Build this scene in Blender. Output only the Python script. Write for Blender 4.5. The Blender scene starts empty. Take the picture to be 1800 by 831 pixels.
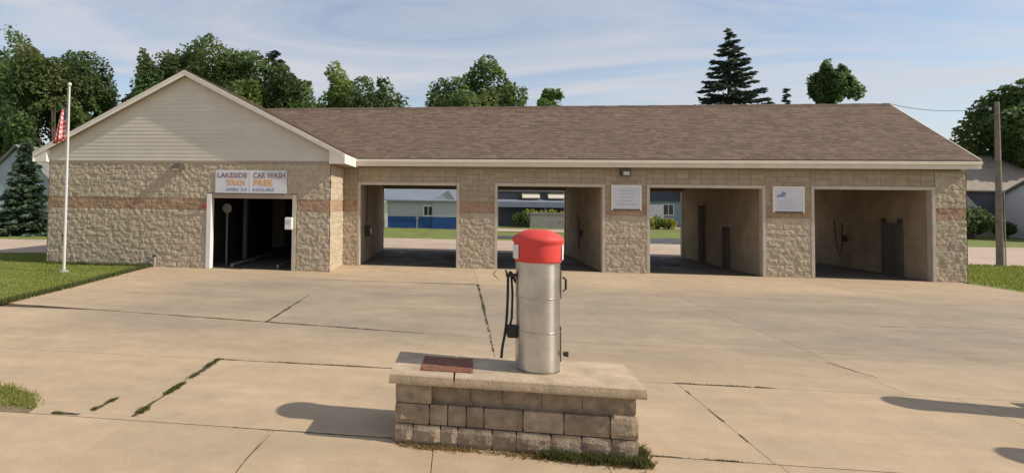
import bpy, bmesh, math, random
import numpy as np
from mathutils import Vector, Matrix, noise

random.seed(7)
rng = np.random.default_rng(7)
R = math.radians
scene = bpy.context.scene
col = scene.collection

# ------------------------------------------------------------------ camera
YAW, PITCH, ROLL, FOC, PCX, PCY, CAMH = -0.1333, 0.0323, 0.0136, 1008.79, 666.79, 320.27, 2.4
PW, PH = 1800.0, 831.0
cam_data = bpy.data.cameras.new('camera')
cam = bpy.data.objects.new('camera', cam_data)
col.objects.link(cam)
scene.camera = cam
_r = Vector((math.cos(YAW), -math.sin(YAW), 0))
_h = Vector((math.sin(YAW), math.cos(YAW), 0))
_f = _h * math.cos(PITCH) + Vector((0, 0, 1)) * math.sin(PITCH)
_u = -_h * math.sin(PITCH) + Vector((0, 0, 1)) * math.cos(PITCH)
right = _r * math.cos(ROLL) + _u * math.sin(ROLL)
up = -_r * math.sin(ROLL) + _u * math.cos(ROLL)
M3 = Matrix((right, up, -_f)).transposed()
cam.matrix_world = Matrix.Translation((0, 0, CAMH)) @ M3.to_4x4()
cam_data.sensor_width = 36.0
cam_data.lens = FOC / PW * 36.0
cam_data.shift_x = (PW / 2 - PCX) / PW
cam_data.shift_y = (PCY - PH / 2) / PW
cam_data.clip_end = 3000


def ray(px, py):
    a, b = px - PCX, py - PCY
    c, s = math.cos(ROLL), math.sin(ROLL)
    x = (c * a + s * b) / FOC
    u = -(-s * a + c * b) / FOC
    return (_r * x + _f * 1.0 + _u * u)


def on_ground(px, py, z=0.0):
    r = ray(px, py); t = (z - CAMH) / r.z
    return Vector((r.x * t, r.y * t, z))


def at_depth(px, py, Y):
    r = ray(px, py); t = Y / r.y
    return Vector((r.x * t, Y, r.z * t + CAMH))


# ------------------------------------------------------------------ light
SUN = Vector((1.28, -0.17, 1.0)).normalized()
elev = math.asin(SUN.z)
azim = math.atan2(SUN.x, SUN.y)          # clockwise from +Y
sun_data = bpy.data.lights.new('sun', 'SUN')
sun_data.energy = 4.3
sun_data.angle = R(0.6)
sun_data.color = (1.0, 0.91, 0.785)
sun = bpy.data.objects.new('sun', sun_data)
col.objects.link(sun)
sun.rotation_euler = (-SUN).to_track_quat('-Z', 'Y').to_euler()
sun.location = (30, -5, 30)

world = bpy.data.worlds.new('World')
scene.world = world
world.use_nodes = True
wn, wl = world.node_tree.nodes, world.node_tree.links
wn.clear()


def W(t, **k):
    n = wn.new(t)
    for a, b in k.items():
        setattr(n, a, b)
    return n


wo = W('ShaderNodeOutputWorld'); bg = W('ShaderNodeBackground')
bg.inputs['Strength'].default_value = 0.122
sky = W('ShaderNodeTexSky', sky_type='NISHITA', sun_disc=False)
sky.sun_elevation = elev
sky.sun_rotation = azim
sky.altitude = 250; sky.air_density = 1.0; sky.dust_density = 0.7; sky.ozone_density = 1.0
tc = W('ShaderNodeTexCoord'); sp = W('ShaderNodeSeparateXYZ')
wl.new(tc.outputs['Generated'], sp.inputs[0])
za = W('ShaderNodeMath', operation='ADD'); wl.new(sp.outputs['Z'], za.inputs[0]); za.inputs[1].default_value = 0.10
zm = W('ShaderNodeMath', operation='MAXIMUM'); wl.new(za.outputs[0], zm.inputs[0]); zm.inputs[1].default_value = 0.04
dx = W('ShaderNodeMath', operation='DIVIDE'); wl.new(sp.outputs['X'], dx.inputs[0]); wl.new(zm.outputs[0], dx.inputs[1])
dy = W('ShaderNodeMath', operation='DIVIDE'); wl.new(sp.outputs['Y'], dy.inputs[0]); wl.new(zm.outputs[0], dy.inputs[1])
cb = W('ShaderNodeCombineXYZ'); wl.new(dx.outputs[0], cb.inputs[0]); wl.new(dy.outputs[0], cb.inputs[1])
mp = W('ShaderNodeMapping'); wl.new(cb.outputs[0], mp.inputs['Vector'])
mp.inputs['Rotation'].default_value = (0, 0, R(32))
mp.inputs['Location'].default_value = (0.9, 0.35, 0)
mp.inputs['Scale'].default_value = (0.34, 0.62, 1)
n1 = W('ShaderNodeTexNoise'); n1.inputs['Scale'].default_value = 1.15; n1.inputs['Detail'].default_value = 9
n1.inputs['Roughness'].default_value = 0.62; n1.inputs['Distortion'].default_value = 0.9
wl.new(mp.outputs[0], n1.inputs['Vector'])
cr = W('ShaderNodeValToRGB'); wl.new(n1.outputs['Fac'], cr.inputs[0])
cr.color_ramp.elements[0].position = 0.40; cr.color_ramp.elements[0].color = (0, 0, 0, 1)
cr.color_ramp.elements[1].position = 0.60; cr.color_ramp.elements[1].color = (1, 1, 1, 1)
cf = W('ShaderNodeMath', operation='MULTIPLY'); wl.new(cr.outputs[0], cf.inputs[0]); cf.inputs[1].default_value = 0.85
mx = W('ShaderNodeMixRGB'); wl.new(cf.outputs[0], mx.inputs[0]); hsv = W('ShaderNodeHueSaturation'); hsv.inputs['Saturation'].default_value = 1.0; wl.new(sky.outputs[0], hsv.inputs['Color']); wl.new(hsv.outputs[0], mx.inputs[1])
mx.inputs[2].default_value = (4.95, 4.85, 5.15, 1)
hz = W('ShaderNodeMapRange', interpolation_type='SMOOTHSTEP'); wl.new(sp.outputs['Z'], hz.inputs[0])
hz.inputs[1].default_value = -0.02; hz.inputs[2].default_value = 0.34; hz.inputs[3].default_value = 0.62; hz.inputs[4].default_value = 0.10
hm = W('ShaderNodeMixRGB'); wl.new(hz.outputs[0], hm.inputs[0]); wl.new(mx.outputs[0], hm.inputs[1]); hm.inputs[2].default_value = (4.5, 4.65, 4.9, 1)
wl.new(hm.outputs[0], bg.inputs[0]); wl.new(bg.outputs[0], wo.inputs[0])

scene.view_settings.view_transform = 'Standard'
scene.view_settings.look = 'None'
scene.view_settings.gamma = 1.0
scene.view_settings.use_curve_mapping = False
scene.view_settings.exposure = 0.2
scene.render.resolution_x = 1024; scene.render.resolution_y = 472
try:
    scene.cycles.max_bounces = 8
    scene.cycles.diffuse_bounces = 4
except Exception:
    pass

# ------------------------------------------------------------------ materials
MAT = {}


def mat(name, color=(.5, .5, .5), rough=.8, metal=0.0, var=0.0, vscale=4.0, bump=0.0, bscale=30.0, attr=False,
        spec=0.3, var_col=None, detail=6, obj_rand=0.0, aniso=None, sss=False):
    m = bpy.data.materials.new(name); m.use_nodes = True
    n, l = m.node_tree.nodes, m.node_tree.links
    b = n['Principled BSDF']
    b.inputs['Roughness'].default_value = rough
    b.inputs['Metallic'].default_value = metal
    b.inputs['Specular IOR Level'].default_value = spec
    geo = n.new('ShaderNodeNewGeometry')
    cur = n.new('ShaderNodeRGB'); cur.outputs[0].default_value = (*color, 1); out = cur.outputs[0]
    if attr:
        a = n.new('ShaderNodeAttribute'); a.attribute_name = 'Col'
        mm = n.new('ShaderNodeMixRGB'); mm.blend_type = 'MULTIPLY'; mm.inputs[0].default_value = 1
        l.new(out, mm.inputs[1]); l.new(a.outputs['Color'], mm.inputs[2]); out = mm.outputs[0]
    if obj_rand > 0:
        oi = n.new('ShaderNodeObjectInfo')
        mr = n.new('ShaderNodeMapRange'); l.new(oi.outputs['Random'], mr.inputs[0])
        mr.inputs[3].default_value = 1 - obj_rand; mr.inputs[4].default_value = 1 + obj_rand
        hs = n.new('ShaderNodeHueSaturation'); l.new(out, hs.inputs['Color']); l.new(mr.outputs[0], hs.inputs['Value']); out = hs.outputs[0]
    if var > 0:
        t = n.new('ShaderNodeTexNoise'); t.inputs['Scale'].default_value = vscale; t.inputs['Detail'].default_value = detail
        t.inputs['Roughness'].default_value = 0.6
        l.new(geo.outputs['Position'], t.inputs['Vector'])
        rmp = n.new('ShaderNodeValToRGB'); l.new(t.outputs['Fac'], rmp.inputs[0])
        rmp.color_ramp.elements[0].position = .3; rmp.color_ramp.elements[1].position = .7
        if var_col is None:
            rmp.color_ramp.elements[0].color = (1 - var, 1 - var, 1 - var, 1)
            rmp.color_ramp.elements[1].color = (1 + var, 1 + var, 1 + var, 1)
        else:
            rmp.color_ramp.elements[0].color = (*var_col, 1)
            rmp.color_ramp.elements[1].color = (1, 1, 1, 1)
        mm = n.new('ShaderNodeMixRGB'); mm.blend_type = 'MULTIPLY'; mm.inputs[0].default_value = 1
        l.new(out, mm.inputs[1]); l.new(rmp.outputs[0], mm.inputs[2]); out = mm.outputs[0]
    l.new(out, b.inputs['Base Color'])
    if bump > 0:
        t2 = n.new('ShaderNodeTexNoise'); t2.inputs['Scale'].default_value = bscale; t2.inputs['Detail'].default_value = 8
        l.new(geo.outputs['Position'], t2.inputs['Vector'])
        bp = n.new('ShaderNodeBump'); bp.inputs['Strength'].default_value = bump; bp.inputs['Distance'].default_value = 0.02
        l.new(t2.outputs['Fac'], bp.inputs['Height']); l.new(bp.outputs[0], b.inputs['Normal'])
    MAT[name] = m
    return m


def leaf_mat(name, color, trans=0.35):
    m = bpy.data.materials.new(name); m.use_nodes = True
    n, l = m.node_tree.nodes, m.node_tree.links
    b = n['Principled BSDF']; b.inputs['Roughness'].default_value = .55; b.inputs['Specular IOR Level'].default_value = .25
    a = n.new('ShaderNodeAttribute'); a.attribute_name = 'Col'
    mm = n.new('ShaderNodeMixRGB'); mm.blend_type = 'MULTIPLY'; mm.inputs[0].default_value = 1
    mm.inputs[1].default_value = (*color, 1); l.new(a.outputs['Color'], mm.inputs[2])
    l.new(mm.outputs[0], b.inputs['Base Color'])
    tr = n.new('ShaderNodeBsdfTranslucent')
    hs = n.new('ShaderNodeHueSaturation'); hs.inputs['Value'].default_value = 1.3; l.new(mm.outputs[0], hs.inputs['Color'])
    l.new(hs.outputs[0], tr.inputs['Color'])
    mix = n.new('ShaderNodeMixShader'); mix.inputs[0].default_value = trans
    l.new(b.outputs[0], mix.inputs[1]); l.new(tr.outputs[0], mix.inputs[2])
    l.new(mix.outputs[0], n['Material Output'].inputs['Surface'])
    MAT[name] = m
    return m


def concrete_mat(name, light, grey, wet=0.0):
    """poured concrete: warm cement, grey traffic wear in the drive lane, blotches, fine aggregate"""
    m = bpy.data.materials.new(name); m.use_nodes = True
    n, l = m.node_tree.nodes, m.node_tree.links
    b = n['Principled BSDF']; b.inputs['Roughness'].default_value = .85; b.inputs['Specular IOR Level'].default_value = .25
    geo = n.new('ShaderNodeNewGeometry'); sep = n.new('ShaderNodeSeparateXYZ'); l.new(geo.outputs['Position'], sep.inputs[0])

    def noise_(sc, det, mapscale=None, rough=.6):
        t = n.new('ShaderNodeTexNoise'); t.inputs['Scale'].default_value = sc; t.inputs['Detail'].default_value = det
        t.inputs['Roughness'].default_value = rough
        if mapscale:
            mpn = n.new('ShaderNodeMapping'); mpn.inputs['Scale'].default_value = mapscale
            l.new(geo.outputs['Position'], mpn.inputs[0]); l.new(mpn.outputs[0], t.inputs['Vector'])
        else:
            l.new(geo.outputs['Position'], t.inputs['Vector'])
        return t.outputs['Fac']

    def ramp(src, p0, p1, c0=(0, 0, 0), c1=(1, 1, 1)):
        r_ = n.new('ShaderNodeValToRGB'); l.new(src, r_.inputs[0])
        r_.color_ramp.elements[0].position = p0; r_.color_ramp.elements[1].position = p1
        r_.color_ramp.elements[0].color = (*c0, 1); r_.color_ramp.elements[1].color = (*c1, 1)
        return r_.outputs[0]

    def math_(op, a, bb):
        q = n.new('ShaderNodeMath'); q.operation = op
        for i, v in enumerate((a, bb)):
            if isinstance(v, (int, float)):
                q.inputs[i].default_value = v
            else:
                l.new(v, q.inputs[i])
        return q.outputs[0]

    def mixc(fac, a, bb, typ='MIX'):
        q = n.new('ShaderNodeMixRGB'); q.blend_type = typ
        for i, v in enumerate((fac, a, bb)):
            if isinstance(v, (int, float)):
                q.inputs[i].default_value = v
            elif isinstance(v, tuple):
                q.inputs[i].default_value = (*v, 1)
            else:
                l.new(v, q.inputs[i])
        return q.outputs[0]

    # traffic-polished lane between the island and the bays (wear along the lane)
    rise = n.new('ShaderNodeMapRange'); rise.interpolation_type = 'SMOOTHSTEP'; l.new(sep.outputs['Y'], rise.inputs[0])
    rise.inputs[1].default_value = 8.0; rise.inputs[2].default_value = 11.5
    fall = n.new('ShaderNodeMapRange'); fall.interpolation_type = 'SMOOTHSTEP'; l.new(sep.outputs['Y'], fall.inputs[0])
    fall.inputs[1].default_value = 15.5; fall.inputs[2].default_value = 18.8; fall.inputs[3].default_value = 1; fall.inputs[4].default_value = 0
    xr = n.new('ShaderNodeMapRange'); xr.interpolation_type = 'SMOOTHSTEP'; l.new(sep.outputs['X'], xr.inputs[0])
    xr.inputs[1].default_value = -9.5; xr.inputs[2].default_value = -6.0
    lane = math_('MULTIPLY', math_('MULTIPLY', rise.outputs[0], fall.outputs[0]), xr.outputs[0])
    blot = ramp(noise_(.35, 5, (1, 1.8, 1)), .25, .62, (.35, .35, .35))
    lane = math_('MULTIPLY', lane, blot)
    c = mixc(lane, light, grey)
    # warm / cool blotches
    c = mixc(1.0, c, ramp(noise_(.5, 6, (1, 1.6, 1)), .3, .7, (.86, .85, .84), (1.08, 1.05, 1.02)), 'MULTIPLY')
    c = mixc(1.0, c, ramp(noise_(2.6, 8, None, .68), .3, .72, (.88, .88, .88), (1.07, 1.07, 1.07)), 'MULTIPLY')
    # streaks drawn along the lane
    c = mixc(1.0, c, ramp(noise_(1.0, 6, (.35, 3.2, 1)), .35, .7, (.94, .94, .94), (1.04, 1.04, 1.04)), 'MULTIPLY')
    # dark drips
    c = mixc(math_('MULTIPLY', ramp(noise_(1.4, 7, None, .7), .63, .78), .35), c, tuple(v * .5 for v in grey))
    # fine aggregate
    c = mixc(1.0, c, ramp(noise_(38, 4), .3, .7, (.93, .93, .93), (1.06, 1.06, 1.06)), 'MULTIPLY')
    oi = n.new('ShaderNodeObjectInfo'); mr = n.new('ShaderNodeMapRange'); l.new(oi.outputs['Random'], mr.inputs[0])
    mr.inputs[3].default_value = .96; mr.inputs[4].default_value = 1.04
    hs = n.new('ShaderNodeHueSaturation'); l.new(c, hs.inputs['Color']); l.new(mr.outputs[0], hs.inputs['Value'])
    l.new(hs.outputs[0], b.inputs['Base Color'])
    bp = n.new('ShaderNodeBump'); bp.inputs['Strength'].default_value = .35; bp.inputs['Distance'].default_value = .01
    l.new(noise_(22, 9, None, .65), bp.inputs['Height']); l.new(bp.outputs[0], b.inputs['Normal'])
    if wet:
        rr = ramp(noise_(.9, 4), .5, .7, (.8, .8, .8), (.42, .42, .42)); l.new(rr, b.inputs['Roughness'])
        b.inputs['Specular IOR Level'].default_value = .3
    MAT[name] = m
    return m


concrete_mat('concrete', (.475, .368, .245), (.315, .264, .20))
concrete_mat('shaded_wet_concrete', (.12, .105, .09), (.10, .09, .08), wet=1)  # wet floor, with the indoor shade of the bays put into its dark colour
mat('rear_concrete', (.46, .36, .27), .85, var=.12, vscale=.6, bump=.2)
mat('joint_dirt', (.075, .062, .038), .95, var=.3, vscale=9)
mat('asphalt', (.085, .088, .095), .9, var=.2, vscale=2, bump=.3)
mat('meadow', (.16, .19, .048), .95, var=.3, vscale=.7, bump=.5, bscale=14)
mat('soil', (.20, .15, .09), .95, var=.25, vscale=6, bump=.5, bscale=25)
mat('split_block', (.45, .375, .275), .92, attr=True, var=.22, vscale=14, bump=.6, bscale=55, spec=.15)
mat('smooth_block', (.36, .295, .205), .9, attr=True, var=.12, vscale=5, bump=.2, bscale=80, spec=.15)
mat('mortar', (.33, .275, .20), .95, var=.1, vscale=20)
mat('siding', (.585, .545, .47), .6, var=.05, vscale=2, obj_rand=.03)
mat('trim_white', (.78, .73, .65), .55, var=.06, vscale=3)
mat('trim_cream', (.72, .65, .53), .55, var=.07, vscale=2.5)
mat('frame_cream', (.50, .44, .355), .55, var=.1, vscale=4)
mat('soffit', (.33, .27, .2), .7)
mat('interior', (.37, .285, .19), .8, var=.22, vscale=1.5, bump=.1)
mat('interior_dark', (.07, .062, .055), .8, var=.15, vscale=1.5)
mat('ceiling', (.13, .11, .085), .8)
mat('shingle', (.165, .118, .090), .95, attr=True, var=.15, vscale=26, bump=.5, bscale=90, spec=.1)
mat('ridge_dark', (.12, .085, .068), .95, var=.2, vscale=20)
mat('steel', (.55, .525, .48), .34, metal=1.0, var=.2, vscale=4)
MAT['steel'].node_tree.nodes['Principled BSDF'].inputs['Anisotropic'].default_value = .75
MAT['steel'].node_tree.nodes['Principled BSDF'].inputs['Anisotropic Rotation'].default_value = .25
mat('steel_band', (.52, .49, .44), .34, metal=1.0, var=.06, vscale=3)
mat('red_plastic', (.62, .062, .052), .6, var=.14, vscale=6, spec=.3)
mat('white_label', (.72, .70, .68), .5, var=.12, vscale=40)
mat('black_rubber', (.018, .018, .018), .5, spec=.4)
mat('dark_metal', (.05, .045, .04), .5, metal=.4)
mat('island_block', (.30, .235, .165), .95, var=.35, vscale=7, bump=.7, bscale=45, obj_rand=.16, spec=.15)
mat('island_cap', (.45, .35, .24), .88, var=.22, vscale=4, bump=.3, bscale=40)
mat('rust', (.20, .085, .05), .85, var=.3, vscale=14, bump=.2)
mat('pole_white', (.60, .59, .56), .4, var=.05, vscale=2)
mat('gold', (.65, .5, .2), .3, metal=1)
mat('sign_white', (.62, .63, .67), .45, var=.05, vscale=3)
mat('sign_frame', (.13, .115, .095), .6)
mat('ink_maroon', (.27, .15, .16), .6)
mat('ink_orange', (.70, .33, .06), .6)
mat('ink_blue', (.22, .27, .42), .6)
mat('ink_grey', (.46, .48, .52), .6)
mat('lamp_body', (.10, .08, .06), .5)
mat('lamp_glass', (.55, .5, .45), .25, spec=.5)
mat('mat_rubber', (.11, .095, .08), .8, var=.15, vscale=5)
mat('red_light', (.4, .03, .03), .4)
mat('wood_pole', (.20, .17, .14), .9, var=.25, vscale=3, bump=.3)
mat('dim_metal', (.20, .20, .20), .6, var=.15, vscale=3)
mat('wire', (.03, .03, .03), .6)
mat('bark', (.09, .07, .05), .95, var=.25, vscale=4, bump=.5)
mat('pale_metal', (.42, .44, .46), .5, var=.06, vscale=.6)
mat('roof_bluegrey', (.20, .235, .28), .6, var=.1, vscale=.8)
mat('blue_metal', (.02, .075, .24), .5, var=.1, vscale=1)
mat('glass_dark', (.02, .025, .03), .1, spec=.6)
mat('white_paint', (.72, .71, .68), .6, var=.06, vscale=1.2)
mat('house_blue', (.33, .40, .46), .7, var=.06, vscale=1)
mat('house_teal', (.22, .31, .36), .7, var=.06, vscale=1)
mat('house_tan', (.42, .36, .29), .7, var=.08, vscale=1)
mat('house_dark', (.10, .105, .12), .8, var=.12, vscale=1)
mat('house_brick', (.16, .095, .07), .85, var=.15, vscale=3)
mat('roof_grey', (.19, .185, .18), .95, var=.2, vscale=3)
mat('roof_dark', (.07, .072, .078), .95, var=.2, vscale=3)
mat('roof_tan', (.30, .255, .20), .95, var=.2, vscale=3)
mat('cream_panel', (.62, .57, .45), .6)
mat('yellow_paint', (.60, .36, .05), .5)
mat('grey_wall', (.30, .29, .27), .9, var=.1, vscale=2)
leaf_mat('leaf_mid', (.118, .165, .06), .5)
leaf_mat('leaf_dark', (.10, .145, .055), .48)
leaf_mat('leaf_bright', (.15, .215, .06), .5)
leaf_mat('leaf_spruce', (.055, .078, .06), .2)
leaf_mat('leaf_bluespruce', (.062, .098, .058), .2)
leaf_mat('leaf_yellow', (.30, .30, .06))
leaf_mat('grass_blade', (.21, .245, .055))
leaf_mat('weed_blade', (.10, .115, .04))
leaf_mat('dry_blade', (.26, .19, .09))


def flag_mat():
    m = bpy.data.materials.new('flag_cloth'); m.use_nodes = True
    n, l = m.node_tree.nodes, m.node_tree.links
    b = n['Principled BSDF']; b.inputs['Roughness'].default_value = .8
    a = n.new('ShaderNodeAttribute'); a.attribute_name = 'Col'
    l.new(a.outputs['Color'], b.inputs['Base Color'])
    MAT['flag_cloth'] = m


flag_mat()

# ------------------------------------------------------------------ mesh helpers
OFF = {}


def offset(o):
    return OFF.get(o.name, Vector((0, 0, 0))) if o is not None else Vector((0, 0, 0))


class MB:
    def __init__(self):
        self.v, self.f, self.c = [], [], []
        self.cc = None

    def add(self, vs, fs, c=None):
        o = len(self.v)
        self.v += [tuple(p) for p in vs]
        self.f += [tuple(i + o for i in q) for q in fs]
        self.c += [c or (1, 1, 1)] * len(vs)
        return self

    def box(self, x0, x1, y0, y1, z0, z1, c=None):
        x0, x1 = min(x0, x1), max(x0, x1); y0, y1 = min(y0, y1), max(y0, y1); z0, z1 = min(z0, z1), max(z0, z1)
        v = [(x0, y0, z0), (x1, y0, z0), (x1, y1, z0), (x0, y1, z0), (x0, y0, z1), (x1, y0, z1), (x1, y1, z1), (x0, y1, z1)]
        f = [(3, 2, 1, 0), (4, 5, 6, 7), (0, 1, 5, 4), (1, 2, 6, 5), (2, 3, 7, 6), (3, 0, 4, 7)]
        return self.add(v, f, c)

    def prism(self, pts, d, c=None):
        """closed planar polygon pts (3-D) extruded by vector d"""
        n = len(pts); d = Vector(d); p = [Vector(q) for q in pts]
        v = p + [q + d for q in p]
        f = [tuple(range(n - 1, -1, -1)), tuple(range(n, 2 * n))]
        f += [(i, (i + 1) % n, n + (i + 1) % n, n + i) for i in range(n)]
        return self.add(v, f, c)

    def lathe(self, prof, n=32, cx=0, cy=0, cap=True, c=None):
        v = []; f = []
        for (r, z) in prof:
            for k in range(n):
                a = 2 * math.pi * k / n
                v.append((cx + r * math.cos(a), cy + r * math.sin(a), z))
        for i in range(len(prof) - 1):
            for k in range(n):
                k2 = (k + 1) % n
                f.append((i * n + k, i * n + k2, (i + 1) * n + k2, (i + 1) * n + k))
        if cap:
            f.append(tuple(range(n - 1, -1, -1)))
            f.append(tuple((len(prof) - 1) * n + k for k in range(n)))
        return self.add(v, f, c)

    def tube(self, path, rad, n=8, c=None):
        p = [Vector(q) for q in path]
        if not hasattr(rad, '__len__'):
            rad = [rad] * len(p)
        v = []; f = []
        for i, q in enumerate(p):
            t = (p[min(i + 1, len(p) - 1)] - p[max(i - 1, 0)]).normalized()
            a = Vector((0, 0, 1)) if abs(t.z) < .9 else Vector((1, 0, 0))
            s = t.cross(a).normalized(); w = s.cross(t)
            for k in range(n):
                g = 2 * math.pi * k / n
                v.append(q + s * (math.cos(g) * rad[i]) + w * (math.sin(g) * rad[i]))
        for i in range(len(p) - 1):
            for k in range(n):
                k2 = (k + 1) % n
                f.append((i * n + k, i * n + k2, (i + 1) * n + k2, (i + 1) * n + k))
        f.append(tuple(range(n - 1, -1, -1))); f.append(tuple((len(p) - 1) * n + k for k in range(n)))
        return self.add(v, f, c)

    def build(self, name, m, parent=None, smooth=False, bevel=0.0, colors=False, fixn=True):
        me = bpy.data.meshes.new(name)
        of = offset(parent)
        me.from_pydata([(x - of.x, y - of.y, z - of.z) for x, y, z in self.v], [], self.f)
        if fixn:
            bm = bmesh.new(); bm.from_mesh(me); bmesh.ops.recalc_face_normals(bm, faces=bm.faces); bm.to_mesh(me); bm.free()
        if colors:
            a = me.color_attributes.new('Col', 'FLOAT_COLOR', 'POINT')
            arr = np.ones((len(self.c), 4), np.float32); arr[:, :3] = np.array(self.c, np.float32)
            a.data.foreach_set('color', arr.ravel())
        if smooth:
            me.polygons.foreach_set('use_smooth', [True] * len(me.polygons))
        me.materials.append(MAT[m])
        me.update()
        o = bpy.data.objects.new(name, me); col.objects.link(o)
        if parent is not None:
            o.parent = parent
            OFF[o.name] = of
        if bevel:
            b = o.modifiers.new('bevel', 'BEVEL'); b.width = bevel; b.segments = 2; b.limit_method = 'ANGLE'; b.angle_limit = R(40)
        return o


def empty(name, loc=(0, 0, 0), rz=0, world=True):
    o = bpy.data.objects.new(name, None); col.objects.link(o)
    o.empty_display_size = .3
    o.location = loc; o.rotation_euler = (0, 0, rz)
    if world:
        OFF[o.name] = Vector(loc)
    return o


def tag(o, label=None, cat=None, group=None, kind=None):
    if label: o['label'] = label
    if cat: o['category'] = cat
    if group: o['group'] = group
    if kind: o['kind'] = kind
    return o


def quads_mesh(name, V, C, m, parent=None, smooth=False):
    """V (n,4,3) quads with colour C (n,3): fast numpy mesh"""
    n = V.shape[0]
    of = offset(parent)
    V = V - np.array([of.x, of.y, of.z])
    me = bpy.data.meshes.new(name)
    me.vertices.add(n * 4); me.vertices.foreach_set('co', V.reshape(-1).astype(np.float32))
    me.loops.add(n * 4); me.loops.foreach_set('vertex_index', np.arange(n * 4, dtype=np.int32))
    me.polygons.add(n); me.polygons.foreach_set('loop_start', np.arange(0, n * 4, 4, dtype=np.int32))
    me.polygons.foreach_set('loop_total', np.full(n, 4, np.int32))
    a = me.color_attributes.new('Col', 'FLOAT_COLOR', 'POINT')
    arr = np.ones((n * 4, 4), np.float32); arr[:, :3] = np.repeat(C, 4, axis=0)
    a.data.foreach_set('color', arr.ravel())
    me.update(calc_edges=True); me.validate()
    me.materials.append(MAT[m])
    o = bpy.data.objects.new(name, me); col.objects.link(o)
    if parent is not None:
        o.parent = parent; OFF[o.name] = of
    return o


def unit(a):
    return a / np.maximum(np.linalg.norm(a, axis=1, keepdims=True), 1e-9)


# ------------------------------------------------------------------ ground and pavements
def sheet(name, pts, z, m, kind='structure', div=0):
    me = bpy.data.meshes.new(name)
    me.from_pydata([(x, y, z) for x, y in pts], [], [tuple(range(len(pts)))])
    me.materials.append(MAT[m]); me.update()
    o = bpy.data.objects.new(name, me); col.objects.link(o)
    if me.polygons[0].normal.z < 0:
        me.flip_normals()
    tag(o, kind=kind)
    return o


g = sheet('ground', [(-900, -300), (900, -300), (900, 1500), (-900, 1500)], -0.045, 'meadow')
tag(g, 'flat grassy ground around the car wash lot', 'ground')

# the front apron: a bed of dirt with poured slabs on it
AX0, AX1 = -40.0, 16.3
apron = sheet('concrete_apron', [(-60, -30), (60, -30), (60, 11.3), (16.3, 11.3), (16.3, 28.3), (-10.6, 28.3), (-10.6, 19.3), (-10.1, 14.0), (-9.95, 11.5), (-60, 11.3)], -0.03, 'joint_dirt')
tag(apron, 'tan concrete forecourt of large poured slabs', 'pavement')


def ya(x):          # slanting joint across the drive
    return 11.62 - 0.122 * (x + 9.2) if x < 0.65 else 10.42


slab_polys = []


def slab(pts):
    slab_polys.append(pts)


H_ = .004   # half width of a tight joint
Wd = .005   # half width of an open joint
# street side rows (gutter pan, sidewalk)
xs = [-60, -34, -18, -9.2, -6.6, -3.47, -1.9, -.2, 1.4, 3.0, 4.6, 6.2, 9.4, 14, 24, 60]
for a, b in zip(xs[:-1], xs[1:]):
    slab([(a + H_, 4.28), (b - H_, 4.28), (b - H_, 5.87 - .008), (a + H_, 5.87 - .008)])
    slab([(a + H_, -30), (b - H_, -30), (b - H_, 4.27), (a + H_, 4.27)])
# row with the island (5.87 .. 8.28); a grass patch fills the left end near the sidewalk
xs = [(-60, H_), (-14, H_), (-7.4, H_), (-3.5, H_), (2.97, H_), (6.3, H_), (11.5, H_), (18, H_), (60, H_)]
for (a, ha), (b, hb) in zip(xs[:-1], xs[1:]):
    if a == -7.4:
        slab([(a + ha, 6.75), (-5.6, 6.62), (-5.05, 6.42), (-4.72, 6.05), (-4.68, 5.878), (b - hb, 5.878), (b - hb, 8.28 - Wd), (a + ha, 8.28 - Wd)])
    elif a == -14:
        slab([(a + ha, 6.75), (b - hb, 6.75), (b - hb, 8.28 - Wd), (a + ha, 8.28 - Wd)])
    else:
        slab([(a + ha, 5.878), (b - hb, 5.878), (b - hb, 8.28 - Wd), (a + ha, 8.28 - Wd)])
# row 8.28 .. slanting joint
xs = [-60, -14, -7.4, -3.5, .62, 5.8, 11.5, 18, 60]
for a, b in zip(xs[:-1], xs[1:]):
    t0 = 11.28 if a < -9.3 else ya(a)
    t1 = 11.28 if b < -9.3 else ya(b)
    w_ = H_
    if a >= 16.3 or (a < 16.3 < b):
        t0 = t1 = 10.42
    slab([(a + H_, 8.28 + H_), (b - H_, 8.28 + H_), (b - H_, t1 - w_), (a + H_, t0 - w_)])
# row slanting joint .. 17.05
slab([(-9.9, ya(-9.9) + .004), (-3.66 - Wd, ya(-3.66) + .004), (-3.66 - Wd, 17.05 - H_), (-10.33, 17.05 - H_), (-10.1, 14.0), (-9.95, 11.72)])
slab([(-3.66 + Wd, ya(-3.66) + .004), (.65 - .005, ya(.6) + .004), (.65 - .005, 17.05 - .005), (-3.66 + Wd, 17.05 - .005)])
for a, b in ((.65, 5.8), (5.8, 11.2), (11.2, 16.29)):
    slab([(a + H_, 10.42 + H_), (b - H_, 10.42 + H_), (b - H_, 17.05 - H_), (a + H_, 17.05 - H_)])
slab([(16.31, 10.43), (60, 10.43), (60, 11.29), (16.31, 11.29)])
# row 17.05 .. building
slab([(-10.33, 17.05 + H_), (-3.66 - H_, 17.05 + H_), (-3.66 - H_, 18.98), (-10.57, 18.98)])
slab([(-4.30, 18.99), (-3.66 - H_, 18.99), (-3.66 - H_, 21.2), (-4.3, 21.2)])
for a, b in ((-3.66, .65), (.65, 5.8), (5.8, 11.2), (11.2, 16.29)):
    slab([(a + H_, 17.05 + .005), (b - H_, 17.05 + .005), (b - H_, 21.2), (a + H_, 21.2)])

for p in slab_polys:
    mb = MB()
    mb.prism([(x, y, -.028) for x, y in p], (0, 0, .028))
    o = mb.build('slab', 'concrete', apron, bevel=0)



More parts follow.
